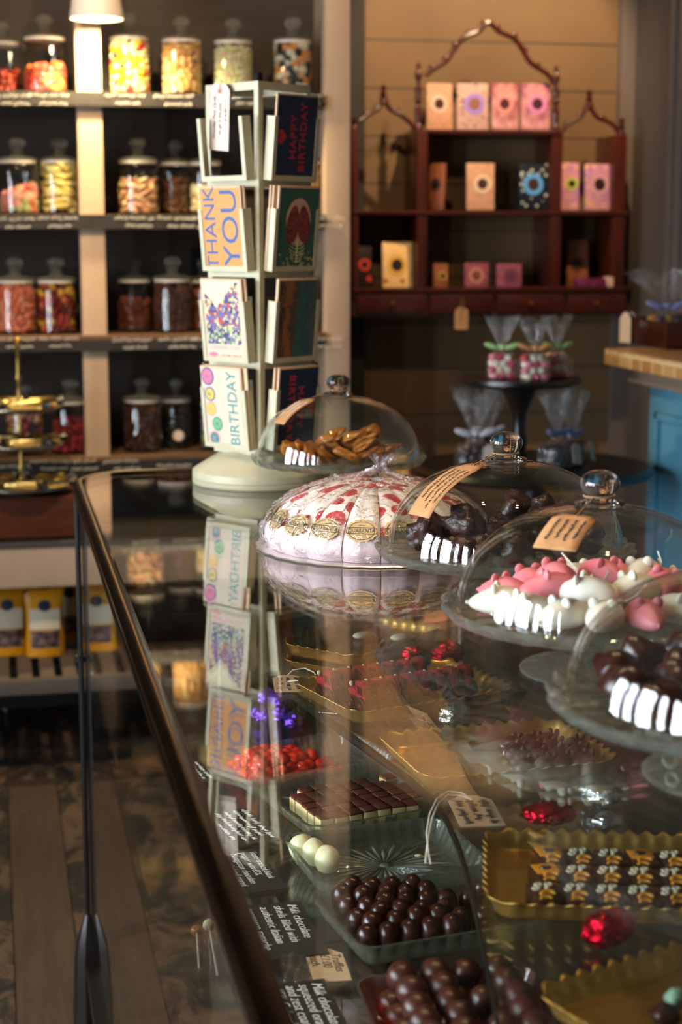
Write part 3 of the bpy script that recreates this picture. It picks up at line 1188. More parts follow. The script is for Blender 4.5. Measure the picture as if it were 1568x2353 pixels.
def bar_pattern(name, c1, c2, c3, sc):
    t = NT(name)
    vo = t.n('ShaderNodeTexVoronoi', {'Vector': t.co(), 'Scale': sc})
    r = t.n('ShaderNodeSeparateColor', {0: vo.outputs[1]}).outputs[0]
    sp = t.math('LESS_THAN', vo.outputs[0], .3)
    c = t.mix(t.ramp(t.noise(sc * .35, 3), [(.4, 0.0), (.62, 1.0)]), c1, c2)
    return t.pbr(t.mix(t.math('MULTIPLY', sp, t.math('GREATER_THAN', r, .4)), c, c3), .4)


BM = {
    'kraft': bar_pattern('bar_kraft', '#b88468', '#c49478', '#8a8a5a', 60),
    'dots': bar_pattern('bar_dots', '#c29c88', '#b48c82', '#4a2a34', 75),
    'pink': bar_pattern('bar_pink', '#cc968c', '#8e3c4c', '#d8a898', 45),
    'rose': bar_pattern('bar_rose', '#cc8c86', '#7c3458', '#c094a0', 45),
    'tan': bar_pattern('bar_tan', '#b98868', '#c49676', '#b07a5a', 90),
    'navy': bar_pattern('bar_navy', '#10161e', '#182430', '#b8bcb0', 60),
    'lilac': bar_pattern('bar_lilac', '#c88a80', '#a06a98', '#d8a070', 50),
    'gold': bar_pattern('bar_gold', '#e0b878', '#ecca94', '#b02820', 40),
    'brown': bar_pattern('bar_brown', '#7a4426', '#8c5230', '#6a3820', 60),
    'black': bar_pattern('bar_black', '#1a0c0a', '#280f0a', '#b8301c', 30),
    'plum': bar_pattern('bar_plum', '#8a4450', '#743848', '#9a5a58', 80),
    'purple': bar_pattern('bar_purple', '#5a1838', '#4a1430', '#7a2850', 60),
}
BARS = [
    (987, 1048, 190, 296, 'kraft', '#d8b4a0', '#3a1f18', 'kraft chocolate bar with pale ring and green flecks, first on the top shelf'),
    (1058, 1128, 190, 296, 'dots', '#9a7cc0', '#8a5a48', 'dotted peach chocolate bar with lilac ring, second on the top shelf'),
    (1137, 1200, 190, 296, 'pink', '#d88a84', '#4a2020', 'coral pink chocolate bar with dark disc, third on the top shelf'),
    (1206, 1270, 190, 296, 'rose', '#c878a0', '#3a1420', 'rose and plum chocolate bar, rightmost on the top shelf'),
    (986, 1026, 375, 482, 'brown', '#3a2418', '#1a0f0c', 'brown chocolate bar turned sideways beside the left column, middle shelf'),
    (1080, 1142, 374, 482, 'tan', '#d8b898', '#3a221a', 'plain tan chocolate bar with dark disc, middle of the middle shelf'),
    (1199, 1270, 376, 482, 'navy', '#5a9ad0', '#3a241c', 'navy flowered chocolate bar with blue ring on the middle shelf'),
    (1297, 1338, 373, 482, 'lilac', '#a8b43c', '#2a1812', 'peach chocolate bar with lime ring beside the right column'),
    (1353, 1422, 376, 482, 'lilac', '#c08a90', '#2a1414', 'lilac and peach chocolate bar at the right end of middle shelf'),
    (820, 860, 566, 661, 'black', '#c8402c', '#180a08', 'black and red chocolate bar at the left end of bottom shelf'),
    (886, 956, 556, 661, 'gold', '#d8a850', '#2a1c10', 'cream and gold chocolate bar with red flowers on the bottom shelf'),
    (1004, 1036, 606, 661, 'brown', '#a88030', '#3a2818', 'small brown and gold box in the shade, bottom shelf'),
    (1076, 1132, 604, 661, 'plum', '#b07060', '#6a3a30', 'small square dusky pink box, left of the pair on bottom shelf'),
    (1150, 1206, 606, 661, 'plum', '#6a3444', '#54283a', 'small square plum box, right of the pair on bottom shelf'),
    (1322, 1372, 552, 640, 'brown', '#5a3018', '#241208', 'tall copper brown chocolate bar at right of bottom shelf'),
    (1326, 1392, 640, 670, 'purple', '#6a2848', '#4a1434', 'flat purple box lying before the copper brown bar'),
    (1396, 1426, 636, 670, 'dots', '#d8c8c0', '#4a1830', 'small white and purple packet at the right end of bottom shelf'),
]
for i, (u0, u1, v0, v1, mk_, ring, disc, lb) in enumerate(BARS):
    yb = YM + .035 if v1 > 640 and i < 15 else YM + .03
    if i >= 15:
        yb = YM + .004
    vs = {296: 297, 482: 483, 661: 663, 640: 663, 670: 663}[v1]
    a = W(u0, vs)
    b = W(u1, vs)
    zz = a.z
    h = aty(u0, v0, yb).z - WO.z - zz
    if i == 14:
        yb = YM + .075
        h = aty(u0, v0, yb).z - WO.z - zz
    w = b.x - a.x
    t = thing('chocolate_bar', lb, 'chocolate bar', ((a.x + b.x) / 2 + WO.x, yb, zz + WO.z), -.1 if i % 2 else .08, 'chocolate bars on the mahogany shelf', rot=(-.06 if h > .06 else 0, 0, (-.1 if i % 2 else .08) if i not in (4,) else -.9))
    th = .012 if h > .06 else .03
    MB().box(-w / 2, w / 2, 0, th, 0.001, h).build('wrapper_box', BM[mk_], t, bevel=.002)
    if h > .05:
        q = min(w * .33, h * .33)
        zc = h * (.56 if i < 10 else .5)
        M = Matrix.Translation((0.006 if i % 2 else -.002, -.0007, zc)) @ Matrix.Rotation(PI / 2, 4, 'X')
        MB().lathe([(0, 0), (q, 0), (q, .0006), (0, .0006)], 24, M).build('ring_print', cmat(ring), t)
        M = Matrix.Translation((0.006 if i % 2 else -.002, -.0014, zc)) @ Matrix.Rotation(PI / 2, 4, 'X')
        MB().lathe([(0, 0), (q * .58, 0), (q * .58, .0006), (0, .0006)], 20, M).build('disc_print', cmat(disc), t)
# second cream bar behind
a = W(944, 663)
t = thing('chocolate_bar', 'cream and red chocolate bar tucked behind the gold one on bottom shelf', 'chocolate bar', (a.x + WO.x, YM + .06, a.z + WO.z), .1, 'chocolate bars on the mahogany shelf')
MB().box(-.03, .04, 0, .012, .001, .128).build('wrapper_box', BM['gold'], t, bevel=.002)

# kraft tag hanging from a drawer
p = W(1060, 690) + WO


def tag_shape(w, h, hole=True):
    c = h * .22
    return [(-w / 2, -h / 2), (w / 2, -h / 2), (w / 2, h / 2 - c), (w / 2 - c, h / 2), (-w / 2 + c, h / 2), (-w / 2, h / 2 - c)]


def tag_prism(w, h, t=.0006):
    return MB().prism(tag_shape(w, h), 0, t)


t = thing('hanging_tag', 'small kraft tag on twine hanging below the mahogany drawers', 'tag', (p.x, YM - .006, p.z))
zt_ = aty(1058, 730, YM).z - p.z
MB().prism(tag_shape(.042, .072), 0, .0007).build('card', MT['kraft'], t, (0, 0, zt_), rot=(PI / 2, 0, 0))
MB().tube([(0, 0, zt_ + .03), (.006, 0, zt_ + .05), (.0, -.003, 0.004)], .001, 5).build('twine', MT['twine'], t)
sm = MB()
for j in range(4):
    scrib(sm, -.014, .014, .012 - j * .01, .006, .0005, frame((0, -.0012, zt_), (1, 0, 0), (0, 0, 1)), 300 + j, 0)
sm.build('handwriting', MT['ink'], t)

# ------------------------------------------------------------------ teal counter at the right
ZT = 1.15
xt = atz(1390, 800, ZT).x
yt = atz(1390, 800, ZT).y
cab = thing('till_counter', 'teal panelled counter with pale wooden worktop at right', 'counter', (1.85, 3.5, 0))
ox, oy = 1.85, 3.5
XB = xt + .1
topw = wood('butcher_block', '#b98a54', '#caa06c', 'Y', 14, .4, .05)
tt = NT('block_worktop')
bk = tt.n('ShaderNodeTexBrick', {'Vector': tt.co('Object', None, (0, PI / 2, PI / 2)), 'Color1': lin('#c79a62'), 'Color2': lin('#a8743c'), 'Mortar': lin('#d8b88a'), 'Scale': 1.0, 'Mortar Size': .004, 'Brick Width': .07, 'Row Height': .06})
topw = tt.pbr(bk.outputs[0], .4)
th_ = .043
MB().box(xt - ox, XR - .04 - ox, 2.4 - oy, yt - oy, ZT - th_, ZT).build('worktop', topw, cab, bevel=.004)
MB().box(xt + .05 - ox, XR - .05 - ox, 2.45 - oy, yt - .04 - oy, ZT - th_ - .045, ZT - th_).build('cornice', MT['stone_paint'], cab, bevel=.008)
MB().box(XB - ox, XR - .05 - ox, 2.5 - oy, yt - .08 - oy, .0, ZT - th_ - .045).build('body', MT['teal'], cab, bevel=.003)
ptop = ZT - th_ - .045
y = yt - .08
for j in range(3):
    y1 = y - .06 - j * .5
    y0 = y1 - .4
    m = MB()
    for (ya, yb2, za, zb2) in ((y0, y0 + .02, .12, ptop - .07), (y1 - .02, y1, .12, ptop - .07), (y0, y1, ptop - .09, ptop - .07), (y0, y1, .12, .14)):
        m.box(XB - .012 - ox, XB + .002 - ox, ya - oy, yb2 - oy, za, zb2)
    m.build('panel_moulding', MT['teal'], cab, bevel=.003)

zb_ = ZT + .0005
box = thing('wooden_box', 'dark mahogany box full of wrapped sweets on the pale worktop', 'box', (0, 0, 0))
pb = atz(1425, 786, ZT)
bx0 = atx(1424, 760, pb.x).x
box.location = (pb.x + .15, pb.y - .17, zb_)
hB = .072
m = MB()
m.box(-.15, .2, -.16, -.15, 0, hB).box(-.15, .2, .15, .16, 0, hB).box(-.15, -.14, -.15, .15, 0, hB).box(.19, .2, -.15, .15, 0, hB).box(-.14, .19, -.15, .15, 0, .008)
m.build('box_body', MT['mahogany_x'], box, bevel=.003)
MB().box(-.156, -.15, -.008, .008, hB * .7, hB * .95).build('clasp', MT['silverware'], box, bevel=.002)


def cello(nm, label, cat, loc, w, h, fillcols, ribbon, rz=0.0, group=None, seed=0, flare=.55, body=.5, tagc=None):
    """a cellophane gift bag tied with ribbon"""
    q = random.Random(seed)
    t = thing(nm, label, cat, loc, rz, group)
    hb = h * body
    m = MB()
    s = w * .27
    nz = max(1, int(hb / (s * .8)))
    for iz in range(nz):
        for ix in range(3):
            for iy in range(2):
                m.cur = q.randrange(len(fillcols))
                M = Matrix.Translation(((ix - 1 + (.3 if iz % 2 else -.12) * (1 if iy else -1)) * s * 1.0 + q.uniform(-.1, .1) * s, (iy - .5) * s * 1.0, s * .5 + iz * s * .8)) @ Euler((q.uniform(-.5, .5), q.uniform(-.5, .5), q.uniform(-.7, .7))).to_matrix().to_4x4()
                m.ell((0, 0, 0), s * .5, M, 10, 8, fn=lambda v: Vector([math.copysign(abs(c) ** .6, c) for c in v]))
    m.build('sweets', [cmat(c) for c in fillcols], t)
    nk = .14

    def f(u, v):
        a = 2 * PI * u
        z = v * h
        if v < body:
            k = min(1, v / body * 5 + .8)
            sq = (abs(math.cos(a)) ** 4 + abs(math.sin(a)) ** 4) ** -.25
            tap = 1 if v < body * .75 else 1 - (v / body - .75) * 2.2
            r1 = w * .56 * sq * k * tap
            return (r1 * math.cos(a), r1 * math.sin(a) * .75, z)
        vv = (v - body) / (1 - body)
        base = w * (.25 - .1 * min(1, vv * 5)) if vv < .2 else w * (.15 + (vv - .2) * flare)
        r1 = base * (1 + .35 * math.sin(7 * a + seed) * vv + .2 * math.sin(13 * a + 2 * seed) * vv)
        return (r1 * math.cos(a), r1 * math.sin(a) * .6, z + .1 * h * math.sin(5 * a + seed) * vv * vv)
    MB().grid(f, 48, 26, cu=True).build('cellophane', GL['wrap'], t, smooth=60, recalc=False)
    zk = h * (body + (1 - body) * .16)
    m = MB()
    m.lathe([(w * .17, zk - .006), (w * .19, zk), (w * .17, zk + .006)], 16)
    for sg in (-1, 1):
        M = Matrix.Translation((sg * w * .36, -w * .12, zk + .002)) @ Euler((0, -sg * .3, 0)).to_matrix().to_4x4()
        m.ell((0, 0, 0), (w * .3, .006, w * .1), M, 12, 8)
    m.build('ribbon', ribbon, t)
    if tagc:
        MB().prism(tag_shape(w * .4, w * .6), 0, .001).build('gift_tag', tagc, t, (w * .3, -w * .5, h * .2), rot=(1.3, .2, 0))
    return t


for j, (dx, dy, hh) in enumerate(((-.085, -.0, .18), (.02, .09, .2), (.03, -.083, .17))):
    cello('sweet_bag', ['cellophane bag of dark sweets leaning at the box corner nearest the tag', 'tallest cellophane bag in the mahogany box at right', 'front cellophane bag of plum sweets in the mahogany box'][j], 'sweet bag',
          (box.location.x + dx, box.location.y + dy, zb_ + .012), .1, hh, ['#3a1a24', '#5a3444', '#2a1618', '#c88a20'], MT['ribbon_lilac'], j, 'sweet bags in the mahogany box', 40 + j, .9, .45)
pt = atx(1420, 742, xt + .005)
t = thing('price_tag', 'buff paper tag hanging over the corner of the dark wooden box', 'tag', (box.location.x - .162, box.location.y + .1, zb_ + .002))
MB().prism(tag_shape(.05, .085), 0, .001).build('card', MT['buff'], t, (0, 0, .043), rot=(R(90), 0, R(-75)))
MB().tube([(0, 0, .08), (.012, -.01, .085), (.02, -.02, .075)], .001, 5).build('string', MT['string'], t)

# ------------------------------------------------------------------ pedestal with gift bags
dp = 4.25
c = CAM + ray(1195, 868) * (dp / 1.0)
ped = thing('pedestal_stand', 'black wooden pedestal cake stand carrying three ribboned bags', 'stand', (c.x, c.y, 0))
ZTB = .86
PR = 141 * px_at(c)
ped.location.z = ZTB + .001
hp = c.z - ZTB
MB().lathe([(0, hp - .02), (PR * .94, hp - .018), (PR, hp - .01), (PR * .99, hp), (PR * .95, hp - .003), (0, hp - .004)], 48).build('plate', MT['black_wood'], ped)
MB().lathe([(0, 0), (.05, 0), (.047, .012), (.03, .02), (.018, .04), (.022, .07), (.016, .09), (.02, hp - .09), (.032, hp - .06), (.048, hp - .025), (.05, hp - .019), (0, hp - .019)], 28).build('stem', MT['black_wood'], ped)
tb = thing('round_table', 'dark round side table behind the glass counter', 'table', (c.x + .05, c.y + .02, 0))
MB().lathe([(0, ZTB - .025), (.30, ZTB - .025), (.31, ZTB - .012), (.3, ZTB), (0, ZTB)], 48).build('tabletop', MT['black_wood'], tb)
MB().lathe([(0, .03), (.04, .05), (.03, .3), (.035, ZTB - .06), (.07, ZTB - .026), (0, ZTB - .026)], 20).build('column', MT['black_wood'], tb)
for j in range(3):
    a = j * 2.094
    MB().tube([(0.03 * math.cos(a), .03 * math.sin(a), .12), (.15 * math.cos(a), .15 * math.sin(a), .07), (.24 * math.cos(a), .24 * math.sin(a), .018)], [.022, .02, .018], 8).build('leg', MT['black_wood'], tb)
px = px_at(c)
bags = [(1148, -.02, 'ribbon_green', 'left ribboned bag of pink and cream sweets with green bow on pedestal'), (1213, -.05, 'ribbon_orange', 'middle bag of pink sweets with orange bow on black pedestal'), (1284, .02, 'ribbon_green', 'right bag of pink sweets with pale bow and lilac ribbon on pedestal')]
for j, (u, dy, rb, lb) in enumerate(bags):
    dx = (u - 1195) * px
    loc = (c.x + dx * math.cos(YAW), c.y - dx * math.sin(YAW) + dy, c.z + .0005 - .003)
    cello('gift_bag', lb, 'gift bag', loc, .072, .15, ['#e0c49a', '#c23a52', '#d8808c', '#e8d8c0'], MT[rb], -.2 + .2 * j, 'ribboned bags on the pedestal', 60 + j, .42, .47)
low = [(1078, -.06, 'plum'), (1158, .14, 'dark'), (1262, -.07, 'lilac bow'), (1326, .02, 'pale tag')]
for j, (u, dy, wd) in enumerate(low):
    dx = (u - 1195) * px
    loc = (c.x + dx * math.cos(YAW), c.y - dx * math.sin(YAW) + dy, ZTB + .001)
    hz = aty(u, [900, 915, 895, 912][j], loc[1]).z - ZTB
    cello('gift_bag', ['tall cellophane bag of dark chocolates at the left of the table', 'clear cellophane bag directly behind the pedestal stem', 'tall cellophane bag with lilac bow right of the stem', 'tall flared cellophane bag with pale tag at right of table'][j], 'gift bag', loc, .088, hz, ['#241210', '#3a1e18', '#4a2c26'], MT['ribbon_lilac' if j > 1 else 'ribbon_white'], .3 * j, 'cellophane bags on the side table', 80 + j, .55, .36, MT['tag_pale'] if j in (0, 2, 3) else None)
# ------------------------------------------------------------------ the glass counter
XF, XK = .143, .775          # customer side, shop side
YE, Y0 = 3.055, .12
ZT0 = 1.02                   # top of the glass
ZU, ZL = .87, .72            # upper and lower shelf tops
RC = .13
ctr = thing('display_counter', 'long glass-topped display counter with dark bronze rail and glass shelves', 'counter', (XF, Y0, 0))


def L3(x, y, z):
    return (x - XF, y - Y0, z)


def plan(xf, ye, xk, y0, rc, n=10):
    p = [(xk - XF, y0 - Y0), (xk - XF, ye - Y0)]
    c = (xf + rc - XF, ye - rc - Y0)
    for i in range(n + 1):
        a = PI / 2 + PI / 2 * i / n
        p.append((c[0] + rc * math.cos(a), c[1] + rc * math.sin(a)))
    p.append((xf - XF, y0 - Y0))
    return p


MB().prism(plan(XF + .004, YE - .004, XK - .004, Y0, RC), ZT0 - .005, ZT0).build('glass_top', GL['top'], ctr)
pts = [L3(XK, YE, 1.011), L3(XF + RC + .1, YE, 1.011)]
for i in range(13):
    a = PI / 2 + PI / 2 * i / 12
    pts.append(L3(XF + RC + RC * math.cos(a), YE - RC + RC * math.sin(a), 1.011))
pts += [L3(XF, 2.2, 1.011), L3(XF, 1.2, 1.011), L3(XF, Y0, 1.011)]
rp = [(-.011, -.012), (.011, -.012), (.0115, -.004), (.009, -.002), (.0115, .001), (.0105, .006), (.006, .0085), (.002, .0102), (-.003, .0105), (-.009, .008), (-.0115, .003), (-.0095, -.001), (-.0115, -.004)]
MB().tube(pts, 1.0, prof=rp).build('rail', MT['bronze'], ctr, smooth=28)
MB().box(XK - XF - .012, XK - XF + .01, 0, YE - Y0, .985, 1.0225).build('rear_rail', MT['bronze'], ctr, bevel=.003)
MB().box(0, .006, 0, YE - Y0 - RC, .14, .998).build('front_glass', GL['front'], ctr)
MB().box(RC, XK - XF, YE - Y0 - .006, YE - Y0, .14, .998).build('end_glass', GL['front'], ctr)
MB().grid(lambda u, v: (RC + (RC - .003) * math.cos(PI / 2 + PI / 2 * u), YE - Y0 - RC + (RC - .003) * math.sin(PI / 2 + PI / 2 * u), .14 + .858 * v), 12, 2).build('corner_glass', GL['front'], ctr)
# sill the panes stand in
MB().tube([(p[0], p[1], p[2] - 1.011 + .128) for p in pts], 1.0, prof=[(-.012, -.012), (.012, -.012), (.012, .012), (-.012, .012)]).build('bottom_rail', MT['black_wood'], ctr, smooth=20)
fp = Vector(L3(XF - .0058, YE - RC - .03, 0))
post = MB().tube([(fp.x, fp.y, .2), (fp.x, fp.y, 1.0)], .0052, 10).build('corner_post', MT['black_metal'], ctr)
MB().lathe([(0, 0), (.031, 0), (.0305, .03), (.028, .1), (.026, .145), (.022, .172), (.012, .205), (.0055, .225), (0, .227)], 10, Matrix.Translation((fp.x, fp.y, 0))).build('foot', MT['black_wood'], post, smooth=30)
MB().lathe([(0, -.012), (.010, -.01), (.011, 0), (.0, .002)], 12, Matrix.Translation((fp.x, fp.y, ZL - .008))).build('shelf_bracket', MT['black_metal'], post)
for (x, y) in ((XK - .03, YE - .03), (XK - .03, Y0 + .03)):
    MB().box(x - XF - .02, x - XF + .02, y - Y0 - .02, y - Y0 + .02, 0, .985).build('leg', MT['black_wood'], ctr)
MB().box(XK - XF - .012, XK - XF + .004, .0, YE - Y0, .05, .985).build('back_panel', MT['black_wood'], ctr)
# lower shelf, full size; upper shelf with a curved free edge
MB().box(.008, XK - XF - .013, 0, YE - Y0 - RC, ZL - .007, ZL).build('lower_shelf', GL['shelf'], ctr)
edge = [(618, 1548), (680, 1596), (745, 1645), (870, 1735), (940, 1786), (990, 1830), (1028, 1880), (1056, 1945), (1078, 2020), (1098, 2110), (1122, 2225), (1145, 2353)]
ep = [atz(u, v, ZU) for u, v in edge]
poly = [(p.x - XF, p.y - Y0) for p in ep]
f0 = poly[0]
poly = [(XK - .014 - XF, 2.62 - Y0), (.09, 2.62 - Y0)] + poly + [(poly[-1][0] + .01, .02), (XK - .014 - XF, .02)]
us = MB().prism(poly, ZU - .006, ZU).build('upper_shelf', GL['shelf'], ctr)
pl = [Vector((p[0], p[1], ZU - .003)) for p in poly[2:-2]]
# dark edging strip on the shelf's free edge, thinning towards the near end
MB().tube(pl, [.006, .0058, .0055, .0048, .0042, .0038, .0034, .003, .0026, .0022, .002, .0018], 8).build('shelf_edging', MT['black_metal'], us)
for (x, y) in ((.2, .25), (.2, 2.45), (XK - XF - .03, .25), (XK - XF - .03, 2.45), (XK - XF - .03, 1.4)):
    MB().tube([(x, y, ZL + .0002), (x, y, ZU - .0062)], .004, 10).build('shelf_support', MT['silverware'], ctr)

# ------------------------------------------------------------------ cake stands and glass cloches
def stand_proto(pr, fr, hp):
    t = thing('cake_stand', 'x', 'cake stand')
    sc_ = lambda r, z, a, k: (r * (1 + (.018 * math.cos(24 * a) if r > pr * .93 else 0)), z + (.0012 * math.cos(24 * a) if r > pr * .93 else 0))
    prof = [(0, hp - .008), (pr * .8, hp - .009), (pr * .96, hp - .006), (pr * .995, hp + .001), (pr, hp + .005), (pr * .985, hp + .0065), (pr * .95, hp + .004), (pr * .915, hp), (0, hp)]
    MB().lathe(prof, 144, fn=sc_).build('plate', GL['plate'], t)
    MB().lathe([(0, .0), (fr, 0), (fr * 1.01, .002), (fr * .97, .004), (fr * .5, .008), (.016, .014), (.011, .022), (.013, .032), (.011, .042), (.022, hp - .012), (.03, hp - .0072), (0, hp - .0072)], 48).build('foot', GL['plate'], t)
    return t


def cloche_proto(r, h, kz=.0265, kr=.0195):
    t = thing('glass_cloche', 'x', 'cloche')
    out = []
    for i in range(15):
        a = PI / 2 * i / 14
        out.append((r * math.cos(a) ** .86, h * math.sin(a) ** 1.0))
    out[-1] = (0, h)
    out = [(r * 1.012, .0)] + [(r * 1.012, .003)] + [(a, b + .004) for a, b in out]
    inn = [(max(a - .003, 0), max(b - .003, 0)) for a, b in out[::-1]]
    MB().lathe(out + inn[:-2] + [(r - .002, 0)], 72, closed=False).build('dome', GL['dome'], t)
    kp = [(0, h + .0045), (.024, h + .0045), (.025, h + .007), (.015, h + .009), (.0125, h + .012)]
    z0 = h + .012
    for i in range(1, 12):
        a = PI * (.12 + .88 * i / 11)
        kp.append((kr * math.sin(a) ** .8 if i < 11 else 0, z0 + kz / 2 - kz / 2 * math.cos(a)))
    MB().lathe(kp, 32).build('knob', GL['knob'], t)
    return t


ZP = .062
SPOT = [atz(778, 1054, ZT0 + ZP), atz(1160, 1262, ZT0 + ZP), atz(1372, 1402, ZT0 + ZP), atz(1700, 1612, ZT0 + ZP)]
SL = ['footed glass cake stand of caramel pieces, furthest from the camera behind the nougat', 'footed glass cake stand of dark chocolate clusters beside the wrapped nougat',
      'footed glass cake stand of pink and white sugar mice', 'footed glass cake stand cut by the right frame edge, with dark chocolates']
CLb = ['clear glass cloche over the caramel pieces, kraft tag on its knob', 'clear glass cloche with long kraft tag over the dark chocolate clusters', 'clear glass cloche over the pink and white sugar mice, plain kraft tag', 'blurred glass cloche over dark chocolates at the right frame edge']
CR, CH = .139, .1015
for i, p in enumerate(SPOT):
    pr = .145 if i == 0 else .153
    s = stand_proto(pr, .075, ZP)
    s.location = (p.x, p.y, ZT0 + .0004)
    s.rotation_euler = (0, 0, .3 * i)
    tag(s, SL[i], 'cake stand', 'glass cake stands on the counter')
    c = cloche_proto(CR if i else .136, CH)
    c.location = (p.x, p.y, ZT0 + ZP + .0006 + (.004 if False else 0))
    tag(c, CLb[i], 'cloche', 'glass cloches on the counter')


def dome_pt(i, az, s):
    """point on the cloche, az measured in the room, s = 0 rim to 1 crown"""
    p = SPOT[i]
    a = PI / 2 * s
    r = (CR if i else .136) * math.cos(a) ** .86
    return Vector((p.x + r * math.cos(az), p.y + r * math.sin(az), ZT0 + ZP + .0046 + CH * math.sin(a)))


def dome_tag(i, az, s0, s1, w, label, mat, lines, seed, txt=None):
    az = az - YAW
    n = 9
    P = [dome_pt(i, az, s1 + (s0 - s1) * k / (n - 1)) for k in range(n)]
    side = Vector((-math.sin(az), math.cos(az), 0))
    o0 = P[0]
    t = thing('price_tag', label, 'tag', o0, 0, 'kraft tags on the cloches')
    up = Vector((math.cos(az), math.sin(az), 1)).normalized()

    def f(u, v):
        k = v * (n - 1)
        a = int(min(k, n - 2))
        q = P[a].lerp(P[a + 1], k - a)
        tn = (P[a + 1] - P[a]).normalized()
        nn = side.cross(tn)
        if nn.z < 0:
            nn = -nn
        ww = w * (1 if v > .14 else .55 + .45 * v / .14)
        return q - o0 + side * (u - .5) * ww + nn * .0022
    MB().grid(f, 5, 14).build('card', mat, t, solid=.0006, recalc=False)
    m = MB()
    q = random.Random(seed)
    for l in range(lines):
        u = .2 + .62 * l / max(1, lines - 1)
        v0, v1 = .2, .2 + q.uniform(.5, .72)
        pts = []
        nn = 38
        for k in range(nn + 1):
            vv = v0 + (v1 - v0) * k / nn
            base = f(min(.97, u + (.022 if k % 2 else -.022) * q.choice((.3, .7, 1, 1, 2.0))), vv)
            pts.append(Vector(base) + up * .0011)
            if q.random() > .74 and len(pts) > 2:
                m.tube(pts, .00045, 4)
                pts = []
        if len(pts) > 2:
            m.tube(pts, .00045, 4)
    m.build('handwriting', MT['ink'] if i != 0 else MT['chalk'], t)
    top = Vector((SPOT[i].x, SPOT[i].y, ZT0 + ZP + CH + .0135)) - o0
    ring = [top + Vector((.0155 * math.cos(a), .0155 * math.sin(a), .0003)) for a in [2 * PI * k / 20 for k in range(20)]]
    m = MB().tube(ring, .0011, 5, closed=True)
    m.tube([ring[0].lerp(ring[0], 0), (Vector(f(.5, 0)) + top) / 2 + up * .001, Vector(f(.5, .06))] if False else [top + Vector((.0155 * math.cos(az), .0155 * math.sin(az), 0)), Vector(f(.5, .05)) + up * .001], .0009, 5)
    m.build('twine', MT['twine'], t)


dome_tag(0, R(212), .40, .80, .036, 'kraft tag with pale handwriting on the furthest cloche', MT['kraft'], 3, 7)
dome_tag(1, R(214), .30, .84, .040, 'long kraft tag with dark handwriting on the cloche beside the nougat', MT['kraft'], 4, 8)
dome_tag(2, R(238), .50, .80, .044, 'square kraft tag hanging from the knob of sugar-mouse cloche', MT['kraft'], 4, 9)

# ---- sweets under the cloches
ZPL = ZT0 + ZP + .0008


def blob(nm, mat, seed, rad, amp=.18, nu=18, nv=12, fr=3.0):
    q = random.Random(seed)
    ph = [q.uniform(0, 6) for _ in range(6)]

    def g(v):
        d = 1 + amp * (math.sin(fr * v.x + ph[0]) * math.sin(fr * v.y + ph[1]) + .6 * math.sin(2 * fr * v.z + ph[2]) * math.cos(1.7 * fr * v.x + ph[3]))
        return v * d
    return MB().ell((0, 0, 0), rad, nu=nu, nv=nv, fn=g)


# caramel: irregular flat shards
q = random.Random(5)
protos = [blob('c', None, 20 + k, (.026, .016, .0075), .32, fr=2.6) for k in range(4)]
cpro = []
p0 = SPOT[0]
cnt = 0
lay = [(-.035, -.055, .4), (.0, -.06, .2), (.03, -.05, 0), (.055, -.03, .5), (.02, -.025, -.4), (-.012, -.02, 1.2), (.05, .005, -.2), (.015, .01, .3), (.075, -.005, 1.0), (.04, .035, .6), (-.005, .04, .1)]
for lz in range(3):
    for (a, b, c) in lay[:len(lay) - 3 * lz]:
        if lz:
            a, b = a * .8 + .012, b * .7
        L = (p0.x + a + q.uniform(-.006, .006), p0.y + b + q.uniform(-.006, .006), ZPL + .012 + lz * .0145)
        rot = (q.uniform(-.5, .5), q.uniform(-.5, .5), c + q.uniform(-.8, .8))
        k = cnt % 4
        if len(cpro) <= k:
            o = protos[k].build('caramel_piece', MT['caramel'], None, L, rot=rot, smooth=60)
            cpro.append(o)
            tag(o, 'x', 'sweet')
        else:
            o = dup(cpro[k], L, rot=rot)
        tag(o, 'glossy brown caramel piece heaped under the furthest cloche', 'sweet', 'caramel pieces under the cloche')
        cnt += 1
for (a, b, c) in ((-.085, -.05, .3), (-.07, -.035, 1.3), (-.055, -.055, .9)):
    o = dup(cpro[cnt % 4], (p0.x + a, p0.y + b, ZPL + .021), rot=(1.2, .3, c))
    tag(o, 'caramel piece standing on edge at the left inside the furthest cloche', 'sweet', 'upright caramel pieces under the cloche')
    cnt += 1


def heap(nm, idx, mat, rad, amp, spots, label, group, seed, cat='chocolate'):
    q = random.Random(seed)
    pr = []
    for j, (a, b, z) in enumerate(spots):
        L = (SPOT[idx].x + a, SPOT[idx].y + b, ZPL + z)
        rot = (q.uniform(-.5, .5), q.uniform(-.5, .5), q.uniform(0, 6))
        if len(pr) < 4:
            o = blob('b', None, seed + j, rad, amp).build(nm, mat, None, L, rot=rot, smooth=60)
            tag(o, label, cat, group)
            pr.append(o)
        else:
            o = dup(pr[j % 4], L, rot=rot)


ring = lambda n, r, z, o=0.0: [(r * math.cos(o + 2 * PI * k / n), r * math.sin(o + 2 * PI * k / n), z) for k in range(n)]
heap('chocolate_cluster', 1, MT['choc_cluster'], (.023, .019, .015), .3, ring(11, .096, .0165) + ring(6, .05, .0165, .3) + [(0, 0, .017)] + [(.055, .02, .042), (.07, -.02, .042), (.03, .05, .042), (-.06, -.04, .041)], 'lumpy dark chocolate cluster piled under the cloche beside the nougat', 'dark chocolate clusters under the second cloche', 31)
heap('chocolate_rock', 3, MT['choc_dark'], (.022, .019, .016), .2, ring(12, .098, .0175) + ring(7, .055, .0175, .3) + [(0, 0, .018)], 'dark chocolate lump under the cloche at the right frame edge', 'dark chocolates under the nearest cloche', 47)


